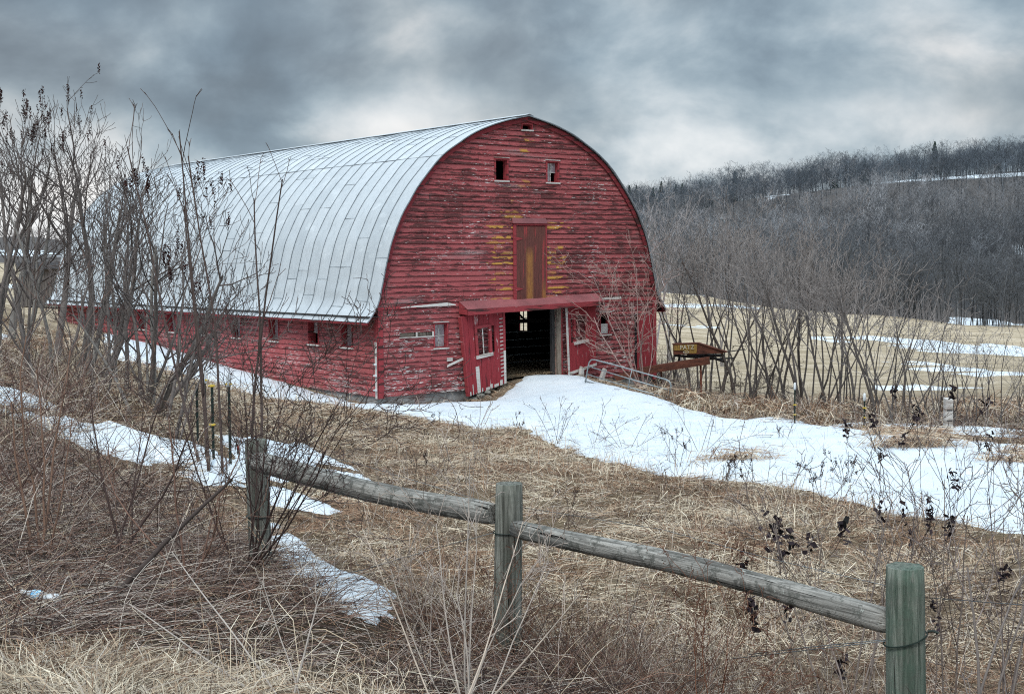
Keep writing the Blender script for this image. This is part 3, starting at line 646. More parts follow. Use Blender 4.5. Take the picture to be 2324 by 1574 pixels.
V, Fc = ribbon_mesh(np.array(P), np.array(Wd), np.array(Sd)); cc = np.repeat(np.array([(0.40, 0.30, 0.19), (0.22, 0.15, 0.09), (0.12, 0.08, 0.05)])[RNG.integers(0, 3, len(P))], 6, 0)
so = np_mesh('loose_straw', V, Fc, MAT['grass'], barn, col=cc); so['kind'] = 'stuff'
# loft floor, interior posts, beams and pen rails
mb = MB()
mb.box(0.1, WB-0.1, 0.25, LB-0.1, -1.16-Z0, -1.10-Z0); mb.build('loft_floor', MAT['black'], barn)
def part(name, mat, fn, bevel=0.0, parent=None, smooth=False):
    m = MB(); fn(m); return m.build(name, MAT[mat], parent or barn, bevel=bevel, smooth=smooth)
for t, s in ((4.9, 2.6), (7.45, 5.2), (8.6, 5.2), (9.6, 5.6), (6.5, 7.8), (4.9, 7.8)):
    part('interior_post', 'dark', lambda m: m.box(t-0.07, t+0.07, s-0.07, s+0.07, -3.72-Z0, -1.17-Z0))
part('interior_beam', 'dark', lambda m: m.hexa([(7.0, 5.28, -2.32-Z0), (10.9, 5.28, -2.32-Z0), (7.0, 5.42, -2.32-Z0), (10.9, 5.42, -2.32-Z0), (7.0, 5.28, -2.18-Z0), (10.9, 5.28, -2.18-Z0), (7.0, 5.42, -2.18-Z0), (10.9, 5.42, -2.18-Z0)]))
part('interior_brace', 'dark', lambda m: m.tube([(7.9, 4.6, -1.2-Z0), (9.3, 4.6, -2.25-Z0)], 0.04, 4))
def pen(m):
    for k in range(5): z = -3.52+0.26*k; m.tube([(4.5, 3.2, z-Z0), (9.6, 3.4, z-Z0-0.02)], 0.02, 6)
    m.tube([(6.6, 3.27, -3.7-Z0), (6.6, 3.27, -2.4-Z0)], 0.02, 6)
part('pen_rails', 'galv', pen)

# curved metal roof
full = np.concatenate([ROOFH, [(WB-t, z) for t, z in ROOFH[::-1][1:]]]); NP_ = len(full)
tang = np.gradient(full, axis=0); nrm = np.stack([-tang[:, 1], tang[:, 0]], -1); nrm /= np.linalg.norm(nrm, axis=1, keepdims=True)
SE0, SE1, PW = -0.15, LB+0.15, 0.622
NPAN = int(round((SE1-SE0)/PW)); arc = np.concatenate([[0], np.cumsum(np.hypot(*np.diff(full, axis=0).T))])
iseam = int(np.argmin(np.hypot(full[:, 0]-2.26, full[:, 1]-3.05))); iseam2 = NP_-1-iseam; irid = NP_//2
V = []; Fq = []; Rn = []; lap = MB(); rr = random.Random(5)
def roof_pt(i, s, o): return (full[i, 0]+nrm[i, 0]*o, s, full[i, 1]+nrm[i, 1]*o - Z0)
def warp(i, s): return float((vnoise(s*1.7, i*0.35, 41)-0.5)*0.022)
for k in range(NPAN):
    a, b = SE0+k*PW, SE0+(k+1)*PW
    cuts = [0, iseam, irid, iseam2, NP_-1]
    extra = []
    for c0, c1 in zip(cuts[:-1], cuts[1:]):
        for _ in range(1 if c1-c0 < 16 else 2):
            if rr.random() < 0.72: extra.append(rr.randint(c0+3, c1-3))
    cs = sorted(set(cuts+extra))
    for c0, c1 in zip(cs[:-1], cs[1:]):
        r = rr.random(); off = rr.uniform(-0.003, 0.003); base = len(V); cols = [a, a+PW*0.3, a+PW*0.7, b]
        for i in range(c0, c1+1):
            for j, s in enumerate(cols): V.append(roof_pt(i, s, off+warp(i, s)+(0.006 if j in (1, 2) else 0))); Rn.append(r)
        for i in range(c1-c0):
            for j in range(3): q = base+i*4+j; Fq.append((q, q+1, q+5, q+4))
        if c1 not in (0, NP_-1, irid):
            w = 0.007 if c1 in extra else 0.012
            i = c1; P4 = [roof_pt(i, a+0.01, 0.008), roof_pt(i, b-0.01, 0.008)]
            lap.tube([P4[0], P4[1]], w, 4, r=0.5)
roof = np_mesh('roof', V, np.array(Fq)[:, ::-1], MAT['roof'], barn, smooth=True, rnd=Rn)
for k in range(NPAN+1):
    s = SE0+k*PW; vs = []; hgt = 0.018; hw = 0.010
    for i in range(NP_):
        w0 = warp(i, s); vs += [roof_pt(i, s-hw, w0-0.01), roof_pt(i, s-hw, w0+hgt), roof_pt(i, s+hw, w0+hgt), roof_pt(i, s+hw, w0-0.01)]
    fs = [(i*4+j, i*4+j+1, (i+1)*4+j+1, (i+1)*4+j) for i in range(NP_-1) for j in range(3)]
    lap.add(vs, fs, 0.5)
lap.build('seam_ribs', MAT['seam'], roof)
mb = MB()
for sgn in (-1, 1):
    vs = []
    for s in (SE0-0.02, SE1+0.02): vs += [(MID, s, 4.47-Z0), (MID+sgn*0.17, s, 4.425-Z0), (MID+sgn*0.17, s, 4.41-Z0), (MID, s, 4.45-Z0)]
    mb.add(vs, [(0, 1, 5, 4), (1, 2, 6, 5), (2, 3, 7, 6), (0, 3, 2, 1), (4, 5, 6, 7)])
mb.build('ridge_cap', MAT['roof'], roof)
# roof underside (boards) and eave boards
und = [roof_pt(i, s, -0.035) for i in range(NP_) for s in (SE0+0.04, SE1-0.04)]
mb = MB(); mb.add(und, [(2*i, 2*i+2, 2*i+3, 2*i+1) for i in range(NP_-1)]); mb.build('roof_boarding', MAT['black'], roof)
part('eave_board', 'fascia', lambda m: (m.box(-0.43, -0.40, SE0+0.05, SE1-0.05, -1.84-Z0, -1.775-Z0)))
part('eave_board', 'fascia', lambda m: (m.box(WB+0.40, WB+0.43, SE0+0.05, SE1-0.05, -1.84-Z0, -1.775-Z0)))
part('soffit', 'dark', lambda m: m.box(-0.40, 0.0, SE0+0.06, SE1-0.06, -1.62-Z0, -1.60-Z0))
# rake boards following the arch
def rake(sgn):
    m = MB(); wd = 0.155; vs = []; idxs = [i for i in range(0, irid+1)]
    for i in idxs:
        t, z = full[i]; nx, nz = nrm[i]; o0, o1 = -0.012, -0.012-wd*(0.35 if z < -1.3 else 1.0 if z > -0.9 else 0.7)
        for o in (o0, o1):
            x = t+nx*o; zz = z+nz*o
            if i == irid: x = MID; 
            x = x if sgn > 0 else WB-x
            for s in (-0.075, -0.036): vs.append((x, s, zz-Z0))
    fs = []
    for k in range(len(idxs)-1):
        a = k*4; b = a+4; q = [(a, b, b+2, a+2), (a+2, b+2, b+3, a+3), (a+1, b+1, b, a), (a+1, a+3, b+3, b+1)]
        fs += q if sgn > 0 else [f[::-1] for f in q]
    m.add(vs, fs, 0.4 if sgn > 0 else 0.7); m.build('rake_board', MAT['fascia'], barn)
rake(1); rake(-1)
# corner boards, belt board
part('corner_board', 'trim', lambda m: m.hexa([(-0.03, -0.055, -3.97-Z0), (0.15, -0.055, -3.97-Z0), (-0.03, -0.037, -3.97-Z0), (0.15, -0.037, -3.97-Z0), (-0.03, -0.055, -1.33-Z0), (0.13, -0.055, -1.33-Z0), (-0.03, -0.037, -1.33-Z0), (0.13, -0.037, -1.33-Z0)]))
part('corner_board', 'trim', lambda m: m.box(WB-0.14, WB+0.03, -0.055, -0.037, -4.1-Z0, -1.33-Z0))
part('corner_board', 'trim', lambda m: m.box(-0.055, -0.037, -0.035, 0.11, -3.97-Z0, -1.60-Z0))
cbw = part('corner_strip', 'white', lambda m: m.box(-0.075, -0.057, -0.01, 0.075, -3.97-Z0, -2.34-Z0, 0.2)); cbw['label'] = 'bare whitish board on the corner'
for z in (-2.98, -3.30, -3.72):
    part('wire_insulator', 'pwhite', lambda m: (m.box(-0.125, -0.076, -0.03, 0.03, z-0.035-Z0, z+0.035-Z0), m.box(-0.16, -0.126, -0.055, 0.055, z-0.02-Z0, z+0.02-Z0)), 0.006)
for a, b, z0, z1 in ((0.0, 1.3, -1.42, -1.405), (8.5, 9.6, -1.42, -1.42), (9.7, 11.0, -1.42, -1.42)):
    part('belt_board', 'trim', lambda m: m.hexa([(a, -0.062, z0-Z0), (b, -0.062, z1-Z0), (a, -0.036, z0-Z0), (b, -0.036, z1-Z0), (a, -0.05, z0+0.07-Z0), (b, -0.05, z1+0.07-Z0), (a, -0.036, z0+0.07-Z0), (b, -0.036, z1+0.07-Z0)]))
for a, b, z0, z1, h0, h1_ in ((0.75, 2.44, -1.385, -1.37, 0.02, 0.10), (2.46, 2.72, -1.37, -1.36, 0.09, 0.03), (8.55, 9.5, -1.35, -1.35, 0.06, 0.08)):
    bb = part('belt_board', 'white', lambda m: m.hexa([(a, -0.066, z0-Z0), (b, -0.066, z1-Z0), (a, -0.036, z0-Z0), (b, -0.036, z1-Z0), (a, -0.05, z0+h0-Z0), (b, -0.05, z1+h1_-Z0), (a, -0.036, z0+h0-Z0), (b, -0.036, z1+h1_-Z0)]))
    bb['label'] = 'peeled whitish stretch of the belt board'
# window builder
def window(plane, a0, a1, z0, z1, trim='white', pane=True, depth=0.10, tw=0.055, name='window', mull=True, head=True, lab=None, parent=None, side_trim=None, broken=False):
    def B(m, A0, A1, o0, o1, za, zb, r=None):
        m.hexa([plane(a, o, z) for z in (za, zb) for o in (o0, o1) for a in (A0, A1)], r)
    m = MB()
    B(m, a0-tw, a0, -0.02, 0.045, z0-0.005, z1+0.005); B(m, a1, a1+tw, -0.02, 0.045, z0-0.005, z1+0.005)
    B(m, a0-tw-0.01, a1+tw+0.01, -0.02, 0.055, z1+0.006, z1+tw+0.006)
    w = m.build(name, MAT[side_trim or trim], parent or barn, bevel=0.003)
    if lab: w['label'] = lab
    m = MB()                                                       # jambs
    B(m, a0-0.002, a0+0.018, -depth-0.05, -0.021, z0, z1); B(m, a1-0.018, a1+0.002, -depth-0.05, -0.021, z0, z1); B(m, a0+0.019, a1-0.019, -depth-0.05, -0.021, z1-0.018, z1); B(m, a0+0.019, a1-0.019, -depth-0.05, -0.021, z0, z0+0.018)
    m.build('jamb', MAT['trim'], w)
    m = MB(); B(m, a0-tw-0.015, a1+tw+0.015, -0.02, 0.075, z0-0.05, z0-0.006); m.build('sill', MAT['white'], w, bevel=0.004)
    if head:
        m = MB(); B(m, a0-tw-0.02, a1+tw+0.02, 0.0, 0.07, z1+tw+0.007, z1+tw+0.030); m.build('drip_cap', MAT['white'], w)
    if pane:
        c = (a0+a1)/2; zc = (z0+z1)/2
        m = MB(); B(m, a0+0.02, a1-0.02 if not broken else c, -depth-0.004, -depth, z0+0.02, z1-0.02)
        if broken: B(m, c, a1-0.02, -depth-0.004, -depth, zc, z1-0.02)
        m.build('pane', MAT['glass'], w)
        if mull:
            m = MB(); B(m, c-0.012, c+0.012, -depth+0.001, -depth+0.02, z0+0.02, z1-0.02); B(m, a0+0.02, a1-0.02, -depth+0.001, -depth+0.017, zc-0.01, zc+0.01)
            m.build('glazing_bar', MAT['white'], w)
    return w
window(gp, 4.31, 4.75, 2.40, 3.02, pane=False, side_trim='trim', lab='empty black loft window with pale frame', tw=0.05)
window(gp, 6.36, 6.80, 2.40, 3.02, broken=True, side_trim='trim', lab='loft window with pale glazing bars and one broken pane', tw=0.05)
window(gp, 1.97, 2.41, -2.60, -1.90, side_trim='trim', broken=False, tw=0.04)
window(gp, 8.60, 9.00, -2.48, -1.82, side_trim='fascia', tw=0.045, pane=False, lab='small dark window beside the right sliding door')
part('boarded_panel', 'white', lambda m: m.box(8.62, 8.98, 0.05, 0.07, -2.47-Z0, -2.14-Z0))
part('wall_slot', 'white', lambda m: (m.box(0.70, 1.94, -0.05, 0.0, -2.27-Z0, -2.237-Z0), m.box(1.30, 1.34, -0.045, 0.0, -2.236-Z0, -2.109-Z0), m.box(1.88, 1.93, -0.045, 0.0, -2.236-Z0, -2.109-Z0)), 0.003)
part('torn_insulation', 'wood', lambda m: (m.box(0.76, 1.29, 0.04, 0.06, -2.23-Z0, -2.12-Z0, 0.1), m.box(1.35, 1.87, 0.035, 0.055, -2.23-Z0, -2.12-Z0, 0.9)))
v = window(gp, 5.36, 5.74, 3.99, 4.14, pane=False, tw=0.03, head=False, name='vent_opening', side_trim='trim')
for i, a in enumerate(SW): window(sp, a-0.29, a+0.29, -2.56, -1.86, side_trim='trim', trim='trim', depth=0.16, head=False, broken=(i == 1), tw=0.04)
for h in R_HOLES: window(rp, h[0], h[1], h[2], h[3], side_trim='trim', trim='trim', depth=0.05, head=False, pane=False)
mbq = MB()
for h in R_HOLES:
    c = (h[0]+h[1])/2; zc = (h[2]+h[3])/2+0.08
    mbq.hexa([rp(a, o, z) for z in (h[2], h[3]) for o in (-0.05, -0.03) for a in (c-0.02, c+0.02)]); mbq.hexa([rp(a, o, z) for z in (zc-0.015, zc+0.015) for o in (-0.05, -0.028) for a in (h[0], h[1])])
mbq.build('glazing_bars', MAT['black'], barn)
# loft door
ld = part('loft_door', 'loft', lambda m: [m.box(5.06+k*0.146, 5.06+(k+1)*0.146-0.004, -0.075-0.004*(k % 2), -0.037, -1.285-Z0+0.01*(k % 3), 1.0-Z0, (k*0.37) % 1) for k in range(8)])
part('frame', 'trim', lambda m: (m.box(4.95, 5.055, -0.085, -0.036, -1.30-Z0, 1.09-Z0), m.box(6.235, 6.30, -0.07, -0.036, -1.0-Z0, 1.03-Z0), m.box(5.06, 6.30, -0.085, -0.036, 1.035-Z0, 1.10-Z0)), 0.004, ld)
part('header_hood', 'hood', lambda m: m.hexa([(4.90, -0.12, 1.10-Z0), (6.28, -0.12, 1.10-Z0), (4.90, -0.036, 1.10-Z0), (6.28, -0.036, 1.10-Z0), (4.92, -0.06, 1.26-Z0), (6.26, -0.06, 1.26-Z0), (4.92, -0.036, 1.26-Z0), (6.26, -0.036, 1.26-Z0)]), 0.004, ld)
for z in (0.62, -0.93):
    part('hinge', 'trim', lambda m: m.hexa([(5.02, -0.095, z-0.06-Z0), (5.30, -0.088, z-0.0-Z0), (5.02, -0.08, z-0.06-Z0), (5.30, -0.08, z-0.0-Z0), (5.02, -0.095, z+0.06-Z0), (5.30, -0.088, z+0.015-Z0), (5.02, -0.08, z+0.06-Z0), (5.30, -0.08, z+0.015-Z0)]), 0, ld)
# hood over the sliding doors
def hood(m):
    L = [(2.86, -1.25), (3.75, -1.235), (4.9, -1.23), (6.3, -1.20), (7.4, -1.165), (8.38, -1.13)]
    vs = []
    for t, z in L: vs += [(t, -0.037, z-Z0), (t, -0.46, z-0.235-Z0)]
    m.add(vs, [(2*i, 2*i+1, 2*i+3, 2*i+2) for i in range(len(L)-1)], 0.5)
hd = part('door_hood', 'hood', hood)
part('fascia', 'trim', lambda m: (m.hexa([(2.86, -0.49, -1.655-Z0), (8.38, -0.49, -1.51-Z0), (2.86, -0.462, -1.655-Z0), (8.38, -0.462, -1.51-Z0), (2.86, -0.49, -1.482-Z0), (8.38, -0.49, -1.36-Z0), (2.86, -0.462, -1.482-Z0), (8.38, -0.462, -1.36-Z0)]),
     m.add([(2.855, -0.037, -1.25-Z0), (2.855, -0.46, -1.49-Z0), (2.855, -0.46, -1.65-Z0), (2.855, -0.037, -1.62-Z0)], [(0, 1, 2, 3)]), m.add([(8.385, -0.037, -1.13-Z0), (8.385, -0.46, -1.37-Z0), (8.385, -0.46, -1.50-Z0), (8.385, -0.037, -1.5-Z0)], [(3, 2, 1, 0)])), 0, hd)
part('track', 'rust', lambda m: m.tube([(2.9, -0.30, -1.62-Z0), (8.3, -0.28, -1.50-Z0)], 0.035, 6), 0, hd)
# sliding door leaves
def leaf(name, C, out, th, nb, win, mat, lab):
    (ta, za), (tb, zb), (tc, zc), (td, zd) = C                    # top left, top right, bottom left, bottom right
    def q(a, b, o): # a along, b up
        t = (tc*(1-a)+td*a)*(1-b)+(ta*(1-a)+tb*a)*b; z = (zc*(1-a)+zd*a)*(1-b)+(za*(1-a)+zb*a)*b
        return (t, -o, z-Z0)
    m = MB(); wa0, wa1, wb0, wb1 = win
    for k in range(nb):
        a0, a1 = k/nb+0.003, (k+1)/nb-0.003; r = random.random()
        segs = [(0+random.uniform(0, 0.006), 1)]
        if a1 > wa0 and a0 < wa1: segs = [(0, wb0), (wb1, 1)]
        for b0, b1 in segs: m.hexa([q(a, b, o) for b in (b0, b1) for o in (out+th+0.004*(k % 2), out) for a in (a0, a1)], r)
    d = m.build(name, MAT[mat], barn, bevel=0.003); d['label'] = lab
    m = MB(); f = 0.035; g = 0.028
    for A0, A1, B0, B1 in ((wa0-f, wa0+0.02, wb0-g, wb1+g), (wa1-0.02, wa1+f, wb0-g, wb1+g), (wa0+0.021, wa1-0.021, wb1-0.01, wb1+g)):
        m.hexa([q(a, b, o) for b in (B0, B1) for o in (out+th+0.03, out-0.01) for a in (A0, A1)])
    w = m.build('window_frame', MAT['trim'], d, bevel=0.003)
    m = MB(); m.hexa([q(a, b, o) for b in (wb0-g-0.008, wb0+0.006) for o in (out+th+0.045, out) for a in (wa0-f-0.01, wa1+f+0.01)]); m.build('sill', MAT['white'], d, bevel=0.003)
    return d, q
C1_ = ((2.80, -1.69), (4.41, -1.59), (3.06, -4.10), (4.45, -3.80))
dl, ql = leaf('sliding_door', C1_, 0.20, 0.05, 8, (0.30, 0.63, 0.47, 0.83), 'doorred', 'left sliding door hanging crooked off its track')
part('glazing_bar', 'white', lambda m: m.hexa([ql(a, b, o) for b in (0.47, 0.83) for o in (0.24, 0.225) for a in (0.455, 0.475)]), 0, dl)
part('edge_board', 'white', lambda m: (m.hexa([ql(a, b, o) for b in (0.0, 0.46) for o in (0.275, 0.257) for a in (0.955, 1.01)]),), 0.003, dl)
part('edge_board', 'trim', lambda m: (m.hexa([ql(a, b, o) for b in (0.462, 1.0) for o in (0.275, 0.257) for a in (0.955, 1.01)]), m.hexa([ql(a, b, o) for b in (0.0, 1.0) for o in (0.27, 0.12) for a in (-0.03, -0.002)]), ), 0.003, dl)
part('bottom_splinters', 'white', lambda m: [m.hexa([ql(a, b, o) for b in (0.0, h) for o in (0.262, 0.256) for a in (a0, a0+w)]) for a0, w, h in ((0.02, 0.03, 0.05), (0.10, 0.02, 0.13), (0.22, 0.09, 0.34), (0.34, 0.03, 0.05), (0.45, 0.10, 0.035), (0.58, 0.05, 0.06), (0.68, 0.12, 0.04), (0.84, 0.07, 0.07))], 0, dl)
part('end_cleat', 'white', lambda m: [m.hexa([ql(a, b, o) for b in (b0, b0+0.012) for o in (0.272, 0.258) for a in (0.87, 0.95)]) for b0 in np.arange(0.12, 0.92, 0.052)], 0, dl)
C2_ = ((6.93, -1.53), (8.25, -1.50), (7.04, -3.76), (8.23, -3.50))
dr, qr = leaf('sliding_door', C2_, 0.16, 0.05, 7, (0.27, 0.67, 0.47, 0.83), 'doorred', 'right sliding door pushed open to the side')
part('edge_board', 'white', lambda m: m.hexa([qr(a, b, o) for b in (0.0, 1.0) for o in (0.235, 0.217) for a in (-0.02, 0.045)]), 0.003, dr)
part('bottom_rail', 'white', lambda m: m.hexa([qr(a, b, o) for b in (0.02, 0.06) for o in (0.24, 0.218) for a in (0.05, 1.0)]), 0.003, dr)
jb = part('door_jamb', 'wood', lambda m: (m.box(6.67, 6.84, -0.10, 0.10, -3.85-Z0, -1.50-Z0), ), 0.006); jb['label'] = 'bare split timber door post'
part('door_jamb', 'trim', lambda m: (m.box(6.845, 6.90, -0.09, -0.036, -3.85-Z0, -1.50-Z0), ), 0.004)
part('door_jamb', 'dark', lambda m: (m.box(4.28, 4.40, -0.06, 0.10, -3.90-Z0, -1.45-Z0), m.box(6.55, 6.66, 0.02, 0.12, -3.80-Z0, -1.45-Z0), m.box(4.40, 6.66, 0.0, 0.12, -1.46-Z0, -1.30-Z0)))
# plank door at the right corner
part('plank_door', 'doorred', lambda m: [m.box(10.22+k*0.135, 10.22+(k+1)*0.135-0.006, -0.085, -0.05, -3.95-Z0, -1.90-Z0+0.01*(k % 2)) for k in range(5)])
part('gap_shade', 'black', lambda m: m.box(10.13, 10.21, -0.045, -0.03, -3.9-Z0, -1.88-Z0))  # shade of the ajar door's gap, painted as a black strip on the siding
# old nailed battens and splintered boards low on the gable
part('loose_board', 'white', lambda m: (m.hexa([(2.35, -0.12, -3.19-Z0), (2.95, -0.19, -2.98-Z0), (2.35, -0.09, -3.19-Z0), (2.95, -0.17, -2.98-Z0), (2.37, -0.12, -3.12-Z0), (2.97, -0.19, -2.90-Z0), (2.37, -0.09, -3.12-Z0), (2.97, -0.17, -2.90-Z0)]), m.box(2.38, 2.58, -0.07, -0.045, -3.02-Z0, -2.92-Z0)))

# ------------------------------------------------------------------ things beside the barn
def solid(m, front, ext, r=None):
    """front: outline of 3-D points, ext: extrusion vector"""
    n = len(front); A = [tuple(p) for p in front]; B = [tuple(np.array(p)+ext) for p in front]
    m.add(A+B, [tuple(range(n)), tuple(range(2*n-1, n-1, -1))]+[(i, i+n, (i+1) % n+n, (i+1) % n) for i in range(n)], r)
conv = empty('barn_cleaner_chute', at(1530, 860, 43.6)); tag(conv, 'rusty manure conveyor chute with peeling yellow panel reaching out beside the barn', 'conveyor')
CO = np.array(conv.location); back = np.array([0.10, 0.42, 0.0])
def cp(u, v, y): return at(u, v, y)-CO
m = MB(); solid(m, [cp(1446, 836, 42.6), cp(1609, 809.5, 44.0), cp(1612, 826, 44.0), cp(1464, 849, 42.7), cp(1452, 846, 42.6)][::-1], back*0.12)
solid(m, [cp(1446, 836, 42.6), cp(1609, 809.5, 44.0), cp(1609.3, 811.5, 44.0), cp(1447, 838, 42.6)][::-1], back)
solid(m, [cp(1390, 852, 42.0), cp(1446, 842, 42.6), cp(1452, 852, 42.6), cp(1400, 864, 42.0)][::-1], back)
m.build('beam', MAT['rust'], conv, bevel=0.004)
m = MB(); m.hexa([tuple(cp(u, v, 43.9)+np.array([0, -0.02-o, 0])) for v in (815.2, 812.5) for o in (0.0, 0.008) for u in (1585, 1594)]); m.build('sticker', MAT['pwhite'], conv)
YB = 43.7
box_ = [cp(1527, 781.5, YB), cp(1584, 779.5, YB+.3), cp(1649, 799, YB+.6), cp(1640, 801.5, YB+.6), cp(1528, 804.5, YB)]
m = MB(); solid(m, box_[::-1], back*0.75)
solid(m, [cp(1524.5, 780, YB)-np.array([0, .02, 0]), cp(1584, 777.5, YB+.3)-np.array([0, .02, 0]), cp(1650, 798, YB+.6), cp(1649.5, 799.8, YB+.6), cp(1584, 779.6, YB+.3)-np.array([0, .02, 0]), cp(1524.5, 781.9, YB)-np.array([0, .02, 0])][::-1], back*0.85)
m.build('drive_cover', MAT['rust'], conv, bevel=0.003)
m = MB(); solid(m, [tuple(p-np.array([0, .015, 0])) for p in (cp(1528.5, 783, YB), cp(1582, 781, YB+.28), cp(1580.5, 801, YB+.28), cp(1556, 802, YB+.15), cp(1553, 795, YB+.13), cp(1529, 795, YB))][::-1], np.array([0, .012, 0]))
yp = m.build('yellow_panel', MAT['yellowp'], conv)
def letters(txt, size, mat, parent, mtx, name='lettering', depth=0.003):
    cu = bpy.data.curves.new(name, 'FONT'); cu.body = txt; cu.size = size; cu.extrude = depth; cu.space_character = 1.15; cu.offset = 0.004
    ob = bpy.data.objects.new(name, cu); COL.objects.link(ob); dg = bpy.context.evaluated_depsgraph_get()
    me = bpy.data.meshes.new_from_object(ob.evaluated_get(dg)); bpy.data.objects.remove(ob)
    me.materials.clear(); me.materials.append(mat); o = bpy.data.objects.new(name, me); COL.objects.link(o); o.parent = parent; o.matrix_local = mtx
    return o
ax = Vector(cp(1582, 781, YB+.28)-cp(1528.5, 783, YB)).normalized(); az = Vector((0, 0, 1)); az = (az-ax*az.dot(ax)).normalized(); ay = ax.cross(az)
R_ = Matrix((ax, az, -ay)).transposed().to_4x4(); R_ = Matrix((tuple(ax)+(0,), tuple(az)+(0,), tuple(ax.cross(az))+(0,), (0, 0, 0, 1))).transposed()
R_.translation = Vector(cp(1543.0, 792.5, YB+.06))+Vector((0, -0.03, 0))
letters('PATZ', 0.195, MAT['faded'], yp, R_)
m = MB(); c0 = cp(1557, 798.5, YB+.15)+np.array([0, -.02, 0])
ring = [(0.12*math.cos(a), 0.04*math.sin(a)) for a in np.linspace(0, 6.283, 17)[:-1]]
m.add([tuple(c0+np.array(ax)*x+np.array([0, 0, z])) for x, z in ring]+[tuple(c0+np.array(ax)*x*.7+np.array([0, 0, z*.5])) for x, z in ring], [(i, (i+1) % 16, 16+(i+1) % 16, 16+i) for i in range(16)]); m.build('emblem', MAT['faded'], yp)
m = MB()
for a, b, r in (((1530, 806, 44.1), (1600, 812, 44.4), .05), ((1560, 806, 44.3), (1640, 806, 44.8), .06), ((1590, 816, 44.5), (1665, 812, 44.9), .03), ((1600, 806, 44.3), (1650, 822, 44.8), .05), ((1542, 806, 44), (1541, 824, 44), .04), ((1640, 800, 44.5), (1690, 792, 45), .02)):
    m.tube([cp(*a), cp(*b)], r, 6)
m.build('drive_gear', MAT['dark'], conv)
m = MB(); m.tube([cp(1500, 838, 43.4), cp(1504, 900, 43.4)], .035, 6); m.tube([cp(1590, 824, 44), cp(1592, 905, 43.6)], .035, 6); m.build('support_leg', MAT['rust'], conv)

# steel tube gate lying against the drift
gate = empty('farm_gate', at(1425, 905, 38.4)); tag(gate, 'bent galvanised tube gate leaning at the right of the barn', 'gate'); GO = np.array(gate.location)
def gq(u, v):
    y = 39.2-(u-1330)/190*1.8; return at(u, v, y)-GO
m = MB()
m.tube([gq(1328, 872), gq(1334, 835), gq(1337, 822), gq(1342, 816), gq(1350, 816), gq(1400, 829), gq(1460, 846), gq(1512, 861), gq(1519, 865), gq(1523, 873), gq(1522, 888), gq(1513, 918)], 0.021, 8)
m.build('gate_frame', MAT['galv'], gate, smooth=True)
for a, b in (((1335, 830.5), (1521.5, 886)), ((1331.5, 848.5), (1516, 903.5)), ((1327, 864), (1514, 915))):
    m = MB(); m.tube([gq(*a), gq((a[0]+b[0])/2, (a[1]+b[1])/2+0.8), gq(*b)], 0.017, 8); m.build('gate_bar', MAT['galv'], gate, smooth=True)
m = MB(); m.tube([gq(1434, 839), gq(1423, 893)], 0.014, 6); m.build('gate_brace', MAT['galv'], gate, smooth=True)

# rubble and stakes by the doors
for i, (u, v, s_) in enumerate(((1052, 898, .22), (1072, 902, .26), (1094, 905, .18), (1088, 893, .2), (1110, 896, .17), (1066, 911, .2))):
    q = bw(3.3+0.22*i, -0.12-0.05*(i % 3)); z = -4.22+0.10*(i % 3)
    bm = MB(); ph = [(math.cos(a)*math.cos(b), math.sin(a)*math.cos(b), math.sin(b)) for b in (-1.2, -.5, .2, .8, 1.3) for a in np.linspace(0, 6.283, 9)[:-1]]
    vs = [tuple(np.array(p)*np.array([s_*.8, s_*.55, s_*.36])*(0.8+0.4*vnoise(p[0]*2+i*9, p[1]*2+p[2]*3, i))) for p in ph]
    bm.add(vs, [(r*8+k, r*8+(k+1) % 8, (r+1)*8+(k+1) % 8, (r+1)*8+k) for r in range(4) for k in range(8)]+[tuple(range(7, -1, -1)), tuple(32+k for k in range(8))])
    o = bm.build('foundation_stone', MAT['stone'], smooth=False, bevel=0.01); o.location = (q[0], q[1], z); o.rotation_euler = (0, 0, i*1.3)
    tag(o, f"flat grey field stone under the crooked door, {['first','second','third','fourth','fifth','sixth'][i]} from the left", 'stone', 'stones heaped under the crooked door')
for i, (t, h_, ln) in enumerate(((7.45, 0.34, 0.05), (8.28, 0.38, 0.22))):
    q = bw(t, -0.34); o = MB(); o.hexa([(-.09, -.06, -.1), (.09, -.06, -.1), (-.09, .06, -.1), (.09, .06, -.1), (-.05+ln, -.05, h_), (.05+ln, -.05, h_-.06), (-.06+ln, .05, h_), (.06+ln, .05, h_-.03)]); o = o.build('broken_stake', MAT['white'], bevel=0.01)
    o.location = (q[0], q[1], h1(q[0], q[1])+0.05); o.rotation_euler = (0, 0, GA)
    tag(o, ('upright' if i == 0 else 'leaning') + ' pale broken stake below the right sliding door', 'stake')

